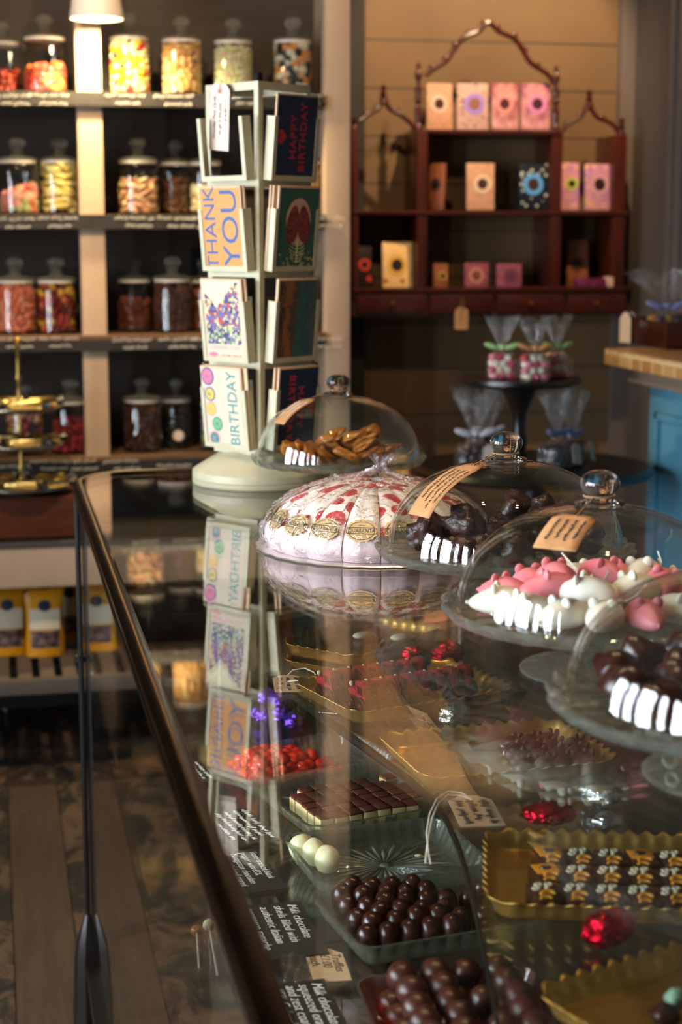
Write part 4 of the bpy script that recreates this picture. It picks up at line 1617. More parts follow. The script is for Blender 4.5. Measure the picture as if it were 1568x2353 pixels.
def mouse(mat):
    t = thing('sugar_mouse', 'x', 'sweet')

    def g(v):
        k = 1 - .42 * max(0, v.x) ** 1.4
        return Vector((v.x * 1.0, v.y * k, (v.z * k if v.z > 0 else v.z * .55)))
    MB().ell((0, 0, .011), (.033, .0185, .0185), nu=22, nv=14, fn=g).build('body', mat, t, smooth=60)
    for s in (-1, 1):
        MB().ell((.006, s * .009, .027), (.0035, .0055, .006), nu=10, nv=8).build('ear', mat, t)
    MB().ell((.0335, 0, .0115), .0022, nu=8, nv=6).build('nose', mat, t)
    MB().tube([(-.031, 0, .010), (-.042, .004, .011), (-.052, .003, .017), (-.060, -.003, .027)], .0011, 6).build('tail', MT['string'], t)
    return t


mw, mp = None, None
MS = [  # dx, dy (view axes), z, yaw, roll, pink
    (-.098, -.03, .0, 2.9, 0, 0), (-.078, -.065, .0, 3.4, 0, 0), (-.045, -.088, 0, 3.8, 0, 0), (-.008, -.096, 0, 4.3, 0, 0), (.032, -.09, 0, 4.9, 0, 1), (.07, -.068, 0, 5.4, 0, 0), (.096, -.0145, 0, 6.0, 0, 1),
    (-.09, .015, 0, 2.4, 0, 1), (-.06, .06, 0, 1.9, 0, 1), (-.01, .085, 0, 1.5, 0, 0), (.04, .08, 0, 1.0, 0, 1), (.085, .045, 0, .5, 0, 0),
    (-.05, -.03, .0135, 3.3, .1, 1), (-.018, -.05, .014, 2.6, -.1, 0), (.03, -.042, .0145, 3.6, .2, 0), (.06, -.012, .014, 4.6, -.2, 1), (-.04, .02, .014, 2.0, .1, 1), (.01, .03, .0145, 5.3, 0, 1), (.052, .035, .014, 4.2, .1, 0)]
for (a, b, z, yw, rl, pk) in MS:
    w = RGT * a + Vector((FWD.x, FWD.y, 0)).normalized() * b
    L = (SPOT[2].x + w.x, SPOT[2].y + w.y, ZPL + .001 + z)
    lb = ('pink' if pk else 'white') + ' sugar mouse with string tail ' + ('piled on top' if z else 'in the outer ring') + ' under the third cloche'
    gp = ('pink' if pk else 'white') + ' sugar mice ' + ('on top' if z else 'in the ring')
    ref = mp if pk else mw
    if ref is None:
        o = mouse(MT['sugar_pink'] if pk else MT['sugar_white'])
        o.location = L
        o.rotation_euler = (rl, 0, yw - YAW)
        if pk:
            mp = o
        else:
            mw = o
    else:
        o = dup(ref, L, rot=(rl, 0, yw - YAW))
    tag(o, lb, 'sweet', gp)

# ------------------------------------------------------------------ nougat wheel in film
NC = atz(862, 1252, ZT0)
NR = .155
board = MB().lathe([(0, 0), (NR + .012, 0), (NR + .013, .0012), (NR + .012, .0024), (0, .0024)], 72, fn=lambda r, z, a, k: (r * (1 + (.012 * math.cos(28 * a) if r > NR else 0)), z))
tag(board.build('cake_board', MT['silver_board'], None, (NC.x, NC.y, ZT0 + .0004)), 'silver scalloped cake board under the wrapped strawberry nougat', 'cake board')
NP = [(.014, .0), (NR * .965, .0), (NR * .998, .008), (NR * .995, .02), (NR * .965, .033), (NR * .89, .048), (NR * .75, .064), (NR * .56, .077), (NR * .32, .086), (.014, .089)]
NSL = 18
half = PI / NSL


def slice_mesh(seed):
    q = random.Random(seed)
    na = 9
    m = MB()
    cols = []
    for i in range(na):
        a = -1 + 2 * i / (na - 1)
        puff = 1 - abs(a) ** 5
        th = a * half * .975
        rg = []
        for (r, z) in NP:
            k = .975 + .025 * puff if r > NR * .7 else 1
            kz = 1 - (.035 * (1 - puff) if r > NR * .5 else .012 * (1 - puff))
            w = 1 + .012 * math.sin(40 * z + seed + 5 * a)
            rg.append((r * k * w * math.cos(th), r * k * w * math.sin(th), z * kz))
        cols.append(rg)
    m.rings(cols)
    return m


sti = NT('gold_sticker')
stm = sti.pbr('#cdb47c', .4, .25, sti.bump(sti.noise(80, 3), .1, .001))
stk_ink = plain('sticker_print', '#2a2012', .5)
sp0 = None
front = math.atan2(-NC.y, -NC.x)          # towards the camera
for k in range(NSL):
    rel = k * 2 * half + R(13)
    az = front + rel
    o = thing('nougat_slice', 'x', 'nougat', (NC.x, NC.y, ZT0 + .0032), az)
    slice_mesh(k % 5).build('nougat_body', MT['nougat'], o, smooth=50)
    # oval sticker low on the outer face
    r0, z0 = NR * .928, .0415
    nrm = Vector((.80, 0, .60)).normalized()
    xa = Vector((0, 1, 0))
    ya = nrm.cross(xa)
    M = frame(Vector((r0 * 1.0, 0, z0)) + nrm * .0012, xa, ya)
    st = MB().prism([((.0215 + .0008 * math.cos(16 * a)) * math.cos(a), (.0165 + .0008 * math.cos(16 * a)) * math.sin(a)) for a in [2 * PI * i / 64 for i in range(64)]], 0, .0005, M).build('sticker', stm, o)
    m = MB()
    for ry in (1.0,):
        m.tube([M @ Vector((.0175 * math.cos(a), .0132 * math.sin(a), .0007)) for a in [2 * PI * i / 40 for i in range(40)]], .0004, 4, closed=True)
    pr = rrect(.0405, .0088, .002, 40)
    m.tube([M @ Vector((x, y, .0011)) for x, y, _, _ in pr], .00042, 4, closed=True)
    m.prism([(x, y) for x, y, _, _ in pr], .0002, .0007, M) if False else None
    for yy_ in (-.0068, -.0092):
        m.tube([M @ Vector((x, yy_, .0007)) for x in (-.007, 0, .007)], .00022, 4)
    m.tube([M @ Vector((x, .0078, .0007)) for x in (-.004, 0, .004)], .00035, 4)
    m.build('emblem', stk_ink, st)
    text('lettering', 'QUARANTA', .0078, stk_ink, st, M @ Matrix.Translation((0, 0, .0007)), xs=.83, ext=.0001)
    vis = {0: 'third', 1: 'right-hand'}
    relc = (math.degrees(rel) + 180) % 360 - 180
    if abs(relc) < 75:
        order = sum(1 for j in range(NSL) if -75 < (math.degrees(j * 2 * half + R(13)) + 180) % 360 - 180 < relc)
        nth = ['first', 'second', 'third', 'fourth', 'fifth', 'sixth', 'seventh', 'eighth', 'ninth'][order]
        tag(o, 'strawberry nougat slice with gold oval sticker, %s from the left of the front-facing ones' % nth, 'nougat', 'nougat slices of the wrapped wheel')
    else:
        tag(o, 'strawberry nougat slice at the back of the film-wrapped wheel', 'nougat', 'nougat slices at the back of the wheel')
# film, gathered to a point at the crown
GX = (RGT * .012)


def film(u, v):
    a = 2 * PI * u
    q = .0016 * math.sin(23 * a + 9 * v) + .0013 * math.sin(41 * a - 13 * v + 1) + .001 * math.sin(67 * a + 31 * v)
    if v < .72:
        s = v / .72
        k = s * (len(NP) - 3)
        i = int(min(k, len(NP) - 4))
        r0, z0 = NP[i + 1]
        r1, z1 = NP[i + 2]
        f = k - i
        r, z = r0 + (r1 - r0) * f, z0 + (z1 - z0) * f
        r += .0058 + q
        z += .0045 + .5 * q
        if v == 0:
            r += .006
            z = .0035
        return (r * math.cos(a), r * math.sin(a), z)
    s = (v - .72) / .28
    if s < .6:
        t = s / .6
        r = NR * .41 * (1 - t) ** 1.3 + .004
        z = .0895 + .020 * t ** 1.6
        w = 1 + .16 * math.sin(11 * a) * t + .1 * math.sin(19 * a + 1) * t
    else:
        t = (s - .6) / .4
        r = .004 + .012 * t
        z = .1095 + .014 * t + .003 * math.sin(3 * a) * t
        w = 1 + .3 * math.sin(7 * a) + .15 * math.sin(13 * a)
    return (r * w * math.cos(a) + GX.x * s, r * w * math.sin(a) + GX.y * s, z + q)


fm = MB().grid(film, 180, 40, cu=True)
tag(fm.build('plastic_film', GL['nwrap'], None, (NC.x, NC.y, ZT0 + .003), smooth=70, recalc=False), 'crinkled clear film gathered to a point over the nougat wheel', 'wrapping')

# ------------------------------------------------------------------ card rack
RCp = atz(601, 1106, ZT0)
vdir = math.atan2(-RCp.y, -RCp.x)
rack = thing('card_rack', 'pale green metal revolving card rack standing at the far end of the counter', 'card rack', (RCp.x, RCp.y, ZT0 + .0004), vdir)
# local +x points to the camera; faces look along +-45 degrees
kp = px_at(RCp)
br = 158 * kp
bp = [(0, 0), (br * .99, 0), (br, .003), (br, .008), (br * .985, .0095), (br, .011), (br * .996, .0225), (br * .975, .025), (br * .45, .064), (br * .3, .070), (0, .070)]
MB().lathe(bp, 64).build('base', MT['rack'], rack, smooth=25)
HS = .0635             # half side of the square tower
zB, zTop = .074, aty(601, 187, RCp.y - .08).z - ZT0
MB().lathe([(0, .07), (.03, .07), (.03, .078), (.0085, .079), (.0085, zTop + .018), (.007, zTop + .021), (0, zTop + .021)], 16).build('pole', MT['black_metal'], rack)
zs = [aty(601, v, RCp.y - .08).z - ZT0 for v in (1032, 832, 622, 413)]   # pocket bottoms, lowest first
TH = zs[1] - zs[0]
fr = MB()
FM = []
for k in range(4):
    A = Matrix.Rotation(R(45) + k * PI / 2, 4, 'Z') @ Matrix.Rotation(PI / 2, 4, 'Z')   # local x along face, -y outward
    FM.append(A)
    # corner strips of each face and the top, bottom and tier bars
    for sx in (-1, 1):
        x0, x1 = sorted((sx * HS, sx * (HS - .0105)))
        fr.box(x0, x1, -HS, -HS + .0012, zB, zTop, A)
    fr.box(-HS + .0105, HS - .0105, -HS, -HS + .0012, zTop - .014, zTop, A)
    for z in zs:
        fr.box(-HS + .0105, HS - .0105, -HS + .0002, -HS + .0012, z - .012, z - .001, A)
fr.box(-HS + .002, HS - .002, -HS + .002, HS - .002, zB - .002, zB, Matrix.Rotation(R(45), 4, 'Z'))
for z in (zTop - .02,):
    fr.box(-.004, .004, -HS + .002, HS - .002, z, z + .003, Matrix.Rotation(R(45), 4, 'Z'))
    fr.box(-HS + .002, HS - .002, -.004, .004, z, z + .003, Matrix.Rotation(R(45), 4, 'Z'))
fr.build('tower_frame', MT['rack'], rack, smooth=20)
TILT = R(5.6)
PH = TH * .70
ytray = -HS - .004
for k in range(4):
    for z in zs:
        Mt = FM[k] @ Matrix.Translation((0, -HS - .001, z)) @ Matrix.Rotation(TILT, 4, 'X')
        m = MB()
        w = .0545
        m.box(-w, w, -.018, 0, 0, .0014, Mt)                      # floor
        m.box(-w, w, -.0192, -.018, 0, .0085, Mt)                 # front lip
        for sx in (-1, 1):
            a, b = sorted((sx * w, sx * (w - .0085)))
            m.box(a, b, -.0192, -.018, .0085, PH, Mt)             # front rails
            a, b = sorted((sx * w, sx * (w - .0012)))
            m.box(a, b, -.018, 0, .0014, PH, Mt)                  # cheeks
        m.build('pocket', MT['rack'], rack, smooth=20)
RM = Matrix.Translation(rack.location) @ Matrix.Rotation(vdir, 4, 'Z')


CW, CHt, CT = .1, .140, .0034


def card(k, tier, slot, label, face, flip=False, dx=0.0):
    """postcard standing in a pocket; slot 0 is the front one"""
    Mt = RM @ FM[k] @ Matrix.Translation((dx, -HS - .001, zs[tier])) @ Matrix.Rotation(TILT, 4, 'X') @ Matrix.Translation((0, -.0172 + slot * .0042, .0018))
    o = thing('postcard', label, 'card', Mt.translation, 0, 'wooden postcards in the rack', rot=Mt.to_euler())
    MB().box(-CW / 2, CW / 2, .0002, CT, 0, CHt).build('wooden_board', MT['ply'] if face is not None or slot else MT['ply_dark'], o, bevel=.0004)
    if face:
        face(o, Matrix.Translation((0, 0, CHt / 2)) @ Matrix.Rotation(PI, 4, 'Y') if flip else Matrix.Translation((0, 0, CHt / 2)))
    return o


# face frames: x right, z up on the card, seen from outside; y = -0.0004 in front
def FC(M, x, z, rot=0.0, y=-.0006):
    return M @ Matrix.Translation((x, y, z)) @ Matrix.Rotation(PI / 2, 4, 'X') @ Matrix.Rotation(rot, 4, 'Z')


def sheet(o, M, mat, w=CW - .006, h=CHt - .006, nm='printed_face', x=0, z=0, y=-.0001):
    s = MB().box(-w / 2, w / 2, -.0004, 0, -h / 2, h / 2).build(nm, mat, o)
    s.matrix_local = M @ Matrix.Translation((x, y, z))
    return s


def oval(m, M, a, b, t=.0003):
    m.prism([(a * math.cos(q), b * math.sin(q)) for q in [2 * PI * i / 32 for i in range(32)]], 0, t, M)


def f_thank(o, M):
    sheet(o, M, MT['art_orange'])
    text('lettering', 'THANK', .0385, MT['art_blue'], o, FC(M, -.026, 0, PI / 2), xs=1.06)
    text('lettering', 'YOU', .0565, MT['art_blue'], o, FC(M, .0215, .001, PI / 2), xs=1.09)


def f_village(o, M):
    sheet(o, M, MT['art_cream'])
    sheet(o, M, MT['art_village'], .082, .105, 'picture', 0, .0115, -.0006)
    text('lettering', 'YORKSHIRE COAST', .0085, MT['art_rose'], o, FC(M, 0, -.0475), ext=.0001)
    m = MB()
    oval(m, FC(M, -.03, -.0595), .011, .0038)
    m.build('red_badge', MT['art_pink'], o)
    m = MB()
    scrib(m, -.014, .04, 0, .004, .0003, FC(M, .0, -.0605), 77)
    m.build('small_print', MT['art_rose'], o)


def f_happy(o, M):
    sheet(o, M, MT['art_cream'])
    text('lettering', 'BIRTHDAY', .0325, MT['art_teal'], o, FC(M, .0265, -.001, PI / 2), xs=.83)
    spots = [(-.026, -.056, 'H', 'art_teal', 'art_pink'), (-.0165, -.030, 'A', 'art_green', 'art_teal'), (-.029, -.0045, 'P', 'art_yellow', 'art_rose'), (-.029, .0215, 'P', 'art_yellow', 'art_blue'), (-.032, .0525, 'Y', 'art_pink', 'art_blue')]
    for i, (x, z, ch, c1, c2) in enumerate(spots):
        m = MB()
        r = .0125 if i < 4 else .0155
        oval(m, FC(M, x, z), r, r, .0002)
        m.build('balloon_ring', MT[c2], o)
        m = MB()
        oval(m, FC(M, x, z, 0, -.0009), r * .82, r * .82, .0002)
        m.build('balloon', MT[c1], o)
        text('lettering', ch, .012, MT[c2], o, FC(M, x, z, PI / 2, -.0013))


def f_navy(o, M):
    sheet(o, M, MT['art_navy'])
    text('lettering', 'HAPPY', .0215, MT['art_red'], o, FC(M, -.006, .0, PI / 2), xs=1.05, off=.0004, sp=1.12)
    text('lettering', 'BIRTHDAY', .0215, MT['art_red'], o, FC(M, .0165, .0, PI / 2), xs=1.02, off=.0004, sp=1.12)
    m = MB()
    hp = []
    for i in range(40):
        a = 2 * PI * i / 40
        hp.append((.00075 * 16 * math.sin(a) ** 3, .00075 * (13 * math.cos(a) - 5 * math.cos(2 * a) - 2 * math.cos(3 * a) - math.cos(4 * a))))
    m.prism(hp, 0, .0003, FC(M, -.034, .0, PI / 2))
    m.build('heart', MT['art_red'], o)


def f_anatomy(o, M):
    sheet(o, M, MT['art_pine'])
    m = MB()
    oval(m, FC(M, 0, .012, 0, -.0006), .030, .0385, .0002)
    m.build('halo', MT['art_peach'], o)
    m = MB()
    for s in (-1, 1):
        Mq = FC(M, s * .0135, .0065, s * .12, -.0009)
        m.prism([(.0155 * math.cos(q) * (1 - .25 * max(0, math.sin(q))), .032 * math.sin(q)) for q in [2 * PI * i / 28 for i in range(28)]], 0, .0003, Mq)
    m.build('lobes', MT['art_lung'], o)
    m = MB()
    for i in range(6):
        z = -.026 - i * .0055
        hw = .019 - abs(i - 2) * .0022
        m.tube([FC(M, 0, 0) @ Vector((x, z - .003 + .006 * (x / hw) ** 2 - .0, .0004)) for x in [hw * (j / 4 - 1) for j in range(9)]], .0008, 4)
    m.tube([FC(M, 0, 0) @ Vector((0, z, .0004)) for z in (-.022, -.058)], .0011, 4)
    q = random.Random(3)
    for i in range(34):
        x, z = q.uniform(-.042, .042), q.uniform(-.063, -.04)
        oval(m, FC(M, x, z, 0, -.0007), .0022, .0022, .0002)
    m.build('ribs_and_flowers', MT['art_bone'], o)


def f_abs(o, M):
    sheet(o, M, MT['art_abstract'])


# which of the four faces look left-front and right-front
best = sorted(range(4), key=lambda k: -(RM @ FM[k]).to_3x3().col[1].dot(FWD))
left_k = max(range(4), key=lambda k: (-(RM @ FM[k]).to_3x3().col[1]).dot(-RGT - FWD))
right_k = max(range(4), key=lambda k: (-(RM @ FM[k]).to_3x3().col[1]).dot(RGT - FWD))
others = [k for k in range(4) if k not in (left_k, right_k)]
card(left_k, 2, 0, 'orange postcard with THANK YOU in blue letters', f_thank)
card(left_k, 2, 1.3, 'wooden postcard hidden behind the orange THANK YOU card', None, dx=.003)
card(left_k, 1, 0, 'postcard with a painted red-roofed village picture and pale border', f_village)
card(left_k, 1, 1.5, 'wooden postcard edge behind the village picture card', None, dx=.004)
card(left_k, 0, 0, 'cream postcard with BIRTHDAY in teal and coloured balloons', f_happy, dx=-.003)
card(left_k, 0, 1.3, 'wooden postcard directly behind the teal BIRTHDAY card', None, dx=.006)
card(left_k, 0, 2.6, 'rearmost wooden postcard behind the teal BIRTHDAY card', None, dx=-.004)
card(right_k, 3, 0, 'navy HAPPY BIRTHDAY postcard with red heart in the top pocket', f_navy)
card(right_k, 2, 0, 'green postcard with red anatomical drawing and ribs', f_anatomy, dx=.003)
card(right_k, 2, 1.5, 'wooden postcard edge right behind the green anatomical card', None, dx=-.003)
card(right_k, 2, 2.6, 'rearmost wooden postcard edge behind the green anatomical card', None, dx=-.006)
card(right_k, 1, 0, 'dark abstract brown and teal postcard in the third pocket', f_abs)
card(right_k, 1, 1.4, 'wooden postcard edge behind the abstract brown and teal card', None, dx=.004)
card(right_k, 0, 0, 'navy birthday postcard turned upside down in the lowest pocket', f_navy, True)
card(right_k, 0, 1.4, 'wooden postcard edge behind the upside-down navy card', None, dx=-.004)
for k in others:
    for tr in (3, 2, 1, 0):
        if (k == others[0] or tr != 3):
            o = card(k, tr, 0, 'bare wooden back of a postcard in the %s pocket on the %s hidden side' % (['lowest', 'third', 'second', 'top'][tr], 'left' if k == others[0] else 'right'), None)
# price tag tied to the top bar, hanging over the empty pocket
Mt = RM @ FM[left_k] @ Matrix.Translation((-.023, -HS - .006, zTop - .055)) @ Matrix.Rotation(R(6), 4, 'Y') @ Matrix.Rotation(R(3), 4, 'X')
t = thing('price_tag', 'long pale tag with handwriting hanging from the top of card rack', 'tag', Mt.translation, 0, rot=Mt.to_euler())
MB().prism([(-.0235, -.055), (.0235, -.055), (.0235, .045), (.014, .055), (-.014, .055), (-.0235, .045)], 0, .0006, Matrix.Rotation(PI / 2, 4, 'X') @ Matrix.Rotation(0, 4, 'Z')).build('card', MT['tag_pale'], t)
m = MB()
Mx = Matrix.Translation((0, -.0008, .043)) @ Matrix.Rotation(PI / 2, 4, 'X')
m.lathe([(.0022, 0), (.006, 0), (.006, .0003), (.0022, .0003)], 20, Mx, closed=True)
m.build('reinforcing_ring', MT['art_rose'], t)
m = MB()
oval(m, Matrix.Translation((0, -.0009, .043)) @ Matrix.Rotation(PI / 2, 4, 'X'), .0021, .0021)
m.build('hole', MT['ink'], t)
MB().tube([(0, -.001, .043), (.001, -.003, .052), (0, -.002, .061), (0, .006, .0575)], .0008, 5).build('string', MT['string'], t)
for i, ln in enumerate(['Wooden Post Cards', 'can go in the post', '£ 4.00']):
    text('handwriting', ln, [.0098, .0085, .0095][i], MT['ink'], t, Matrix.Translation((-.012 + i * .0135, -.0009, [-.002, -.004, .004][i])) @ Matrix.Rotation(PI / 2, 4, 'X') @ Matrix.Rotation(PI / 2, 4, 'Z'), shear=.25, xs=.86)
# ------------------------------------------------------------------ inside the counter
def ang(v):
    return math.atan2(v.y, v.x)


def gold_tray(w, h, mat):
    """scalloped gold card tray; the rim measures w x h"""
    N_ = 240
    fl = .011
    base = rrect(w - 2 * fl, h - 2 * fl, .016, N_)
    per = 2 * (w + h - 4 * fl)
    ns = int(per / .0165)
    rg = []
    for (o, z, am, az) in ((-.002, .0006, 0, 0), (.0, .0006, 0, 0), (.003, .004, 0, 0), (.006, .011, .0008, 0), (.009, .0165, .0018, .0008), (.0115, .0185, .0026, .0018)):
        r_ = []
        for i, (x, y, nx, ny) in enumerate(base):
            c = math.cos(2 * PI * ns * i / N_)
            r_.append((x + nx * (o + am * c), y + ny * (o + am * c), z + az * c))
        rg.append(r_)
    return MB().rings(rg, close0=True, close1=False).build('gold_tray', mat, None, smooth=60, solid=.0007, recalc=False)


def from_px(A, B, C, z):
    a, b, c = atz(*A, z), atz(*B, z), atz(*C, z)
    u, v = c - b, a - b
    u.z = v.z = 0
    return (a + c) / 2, u.length, v.length, ang(u)


TRAYS = []


def put_tray(A, B, C, label, z=ZU, world=None):
    if world:
        ctr_, w, h, rz = world
        ctr_ = Vector(ctr_)
    else:
        ctr_, w, h, rz = from_px(A, B, C, z + .018)
    o = gold_tray(w, h, MT['gold_card'])
    o.location = (ctr_.x, ctr_.y, z + .0008)
    o.rotation_euler = (0, 0, rz)
    tag(o, label, 'tray', 'gold scalloped trays on the upper shelf')
    M = Matrix.Translation((ctr_.x, ctr_.y, z + .0018)) @ Matrix.Rotation(rz, 4, 'Z')
    TRAYS.append((M, w, h, rz))
    return M, w, h, rz


T1 = put_tray((645, 1476), (818, 1514), (1022, 1440), 'gold scalloped tray furthest inside, holding two almond-topped chocolates', ZU + .014)
# an empty tray under the furthest one
o = gold_tray(T1[1] * .97, T1[2] * .97, MT['gold_card'])
o.location = (T1[0].translation.x - .006, T1[0].translation.y - .008, ZU + .0008)
o.rotation_euler = (0, 0, T1[3] + .03)
o.scale = (1, 1, .66)
tag(o, 'empty gold tray stacked underneath the furthest gold tray', 'tray', 'gold scalloped trays on the upper shelf')
T2 = put_tray((702, 1560), (778, 1646), (1163, 1586), 'gold scalloped tray of red and brown chocolate tractors', ZU + .0046)
T3 = put_tray((893, 1686), (948, 1796), (1402, 1750), 'gold scalloped tray half filled with brown chocolate figures')
T4 = put_tray((1110, 1906), (1122, 2078), (1770, 2100), 'gold scalloped tray of dark squares with yellow and white icing')
f1 = Vector((.135, .085, 0)).normalized()
pA = atz(1213, 2275, ZU + .018)
dF = (RGT * f1.x + Vector((FWD.x, FWD.y, 0)).normalized() * f1.y).normalized()
dS = Vector((dF.y, -dF.x, 0))
T5 = put_tray(0, 0, 0, 'nearly empty gold scalloped tray nearest the camera at lower right', world=(pA + dF * .12 + dS * .085, .24, .17, ang(dF)))
# black display board under the tractor tray
b0, b1, b2 = atz(590, 1528, ZU), atz(724, 1650, ZU), atz(960, 1668, ZU)
u_, v_ = (b2 - b1).normalized(), (b0 - b1)
v_ = (v_ - u_ * v_.dot(u_)).normalized()
o = MB().box(0, .235, .012, .17, .0006, .0045, frame(b1, u_, v_)).build('display_board', plain('black_board', '#0d0c0b', .15), None, bevel=.001)
tag(o, 'glossy black display board under the tray of chocolate tractors', 'board')

# ---- almond topped chocolates
pr = None
for j, (u, v) in enumerate(((836, 1432), (922, 1436))):
    p = atz(u, v, ZU + .05)
    L = (p.x, p.y, ZU + .0165)
    if pr is None:
        pr = thing('almond_chocolate', 'x', 'chocolate', L, .4)
        MB().lathe([(0, 0), (.019, 0), (.0185, .008), (.014, .013), (0, .014)], 24).build('chocolate_base', MT['choc_milk'], pr)
        MB().ell((0, 0, .0165), (.017, .0095, .0048), nu=16, nv=10, fn=lambda v: Vector((v.x, v.y * (1 - .3 * v.x), v.z))).build('almond', MT['nut'], pr)
        o = pr
    else:
        o = dup(pr, L, .5)
    tag(o, 'round chocolate topped with a pale almond, %s of the pair in the furthest tray' % ['left', 'right'][j], 'chocolate', 'almond chocolates')


# ---- chocolate tractors, stacked like toast
def tractor():
    t = thing('chocolate_tractor', 'x', 'chocolate')
    P = Matrix(((0, 0, 1, 0), (1, 0, 0, 0), (0, 1, 0, 0), (0, 0, 0, 1)))    # profile (y, z) extruded along x
    th = .0125
    MB().prism([(-.023, 0), (.022, 0), (.024, .012), (.02, .021), (-.022, .021), (-.024, .01)], 0, th, P).build('body', MT['choc_dark'], t, bevel=.001)
    MB().prism([(.001, .021), (.020, .0205), (.0215, .0265), (.017, .0295), (.001, .0305)], -.0008, .0085, P).build('bonnet', MT['choc_red'], t, bevel=.0008)
    m = MB()
    for pts in ([(-.021, .020), (-.0175, .020), (-.0165, .037), (-.020, .037)], [(-.003, .020), (.0005, .020), (-.002, .037), (-.005, .037)], [(-.0175, .0205), (-.003, .0205), (-.003, .0255), (-.0175, .0255)],
                [(-.0245, .0365), (.001, .0365), (-.003, .0425), (-.021, .0445)]):
        m.prism(pts, -.0012, .0075, P)
    m.build('cab', MT['choc_red'], t, bevel=.0006)
    MB().prism([(-.0175, .0255), (-.003, .0255), (-.004, .0365), (-.0168, .0365)], .0015, th, P).build('window', MT['choc_dark'], t)
    for (y, z, r) in ((-.0125, .0115, .0115), (.013, .009, .009)):
        w = MB().lathe([(0, 0), (r, 0), (r, -.004), (r * .8, -.005), (0, -.0045)], 20).build('wheel', MT['choc_dark'], t, (-.0002, y, z), rot=(0, PI / 2, 0))
        MB().ell((0, 0, -.0048), (r * .42, r * .42, .0025), nu=12, nv=8).build('hub', MT['choc_red'], w)
    MB().ell((0.0035, .0185, .0325), (.0028, .0028, .0034), nu=8, nv=6).build('headlamp', MT['nut'], t)
    return t


M, w, h, rz = T2
tp = None
for row, (yo, n, x0) in enumerate(((-.036, 8, -w / 2 + .034), (.026, 7, -w / 2 + .022))):
    for i in range(n):
        L = M @ Vector((x0 + i * .0212, yo + .002 * i * (0 if row else .3), .0006))
        lb = ['front', 'back'][row]
        if tp is None:
            tp = tractor()
            o = tp
            o.location = L
            o.rotation_euler = (0, R(-9), rz)
        else:
            o = dup(tp, L, rot=(0, R(-9), rz))
        if i == 0:
            tag(o, 'red and dark brown chocolate tractor leading the %s row, wheels and cab window showing' % lb, 'chocolate', 'chocolate tractors')
        else:
            tag(o, 'red-topped chocolate tractor queued behind the leader of the %s row' % lb, 'chocolate', 'chocolate tractors in the %s row' % lb)


# ---- brown chocolate figures
def figure():
    t = thing('chocolate_figure', 'x', 'chocolate')

    def g(v):
        k = 1 - .28 * max(0.0, v.x) - .1 * max(0.0, -v.x) ** 6
        return Vector((max(v.x, -.86), v.y * k, (v.z if v.z > 0 else v.z * .6) * k))
    m = MB().ell((0, 0, .0105), (.0275, .0145, .0155), nu=18, nv=12, fn=g)
    m.ell((.020, .0055, .0205), (.0055, .004, .006), nu=10, nv=8)
    m.ell((.020, -.0055, .0205), (.0055, .004, .006), nu=10, nv=8)
    m.build('body', MT['choc_milk'], t, smooth=60)
    MB().ell((-.0235, -.004, .006), (.0022, .0042, .0042), nu=10, nv=8).build('white_spot', MT['nut'], t)
    return t


M, w, h, rz = T3
fpz = None
for i in range(6):
    for j in range(4):
        x = .012 + i * .0225 + j * .005
        y = -h / 2 + .028 + j * .026
        if x > w / 2 - .02:
            continue
        L = M @ Vector((x, y, .0006))
        rot = (0, 0, rz + R(38) + .12 * math.sin(i * 3 + j))
        if fpz is None:
            fpz = figure()
            fpz.location = L
            fpz.rotation_euler = rot
            fpz.scale = (.78, .78, .78)
            o = fpz
        else:
            o = dup(fpz, L, rot=rot)
        lead = i == 0
        tag(o, ('brown chocolate figure with white spot leading the half-filled tray, %s' % ['nearest', 'second', 'third', 'furthest'][j]) if lead else 'smooth brown chocolate figure in the crowded half of its gold tray', 'chocolate', 'brown chocolate figures' if lead else 'brown chocolate figures in the crowd')

# ---- iced dark squares
def square(kind):
    t = thing('iced_chocolate', 'x', 'chocolate')
    MB().box(-.0115, .0115, -.0175, .0175, 0, .0145).build('chocolate_block', MT['choc_dark'], t, bevel=.0022)
    if kind == 0:
        MB().box(-.0095, .0095, -.004, .0155, .0138, .0153).build('yellow_plaque', MT['yellow_icing'], t, bevel=.0006)
        MB().lathe([(0, 0), (.005, 0), (.0045, .0012), (0, .0016)], 16, Matrix.Translation((0, .006, .0152)) @ Matrix.Diagonal((1, .75, 1, 1))).build('dark_dot', MT['choc_dark'], t)
    else:
        m = MB()
        for (x, y) in ((-.003, .0105), (.005, .010), (-.0065, .0035)):
            r = .0026
            m.tube([(x + r * math.cos(a), y + r * math.sin(a), .0149) for a in [2 * PI * q / 14 for q in range(14)]], .0009, 6, closed=True)
        m.ell((.002, .0035, .0148), (.002, .002, .0012), nu=8, nv=6)
        m.build('white_rings', MT['white_icing'], t)
    m = MB()
    m.tube([(.0055 * math.cos(a), -.009 + .005 * math.sin(a), .0147) for a in [PI * q / 10 for q in range(11)]], [.0006, .0014, .0018, .002, .0021, .0021, .0021, .002, .0018, .0014, .0006], 6)
    m.build('yellow_crescent', MT['yellow_icing'], t)
    m = MB()
    m.tube([(-.0035 + .0045 * math.cos(a), -.0165 + .0035 * math.sin(a), .0143) for a in [PI * q / 8 for q in range(9)]], [.0006, .0014, .0018, .002, .002, .002, .0018, .0014, .0006], 6)
    m.build('yellow_crescent', MT['yellow_icing'], t)
    MB().ell((0, -.0172, .0085), (.0038, .0012, .0038), nu=10, nv=8).build('yellow_dot', MT['yellow_icing'], t)
    return t


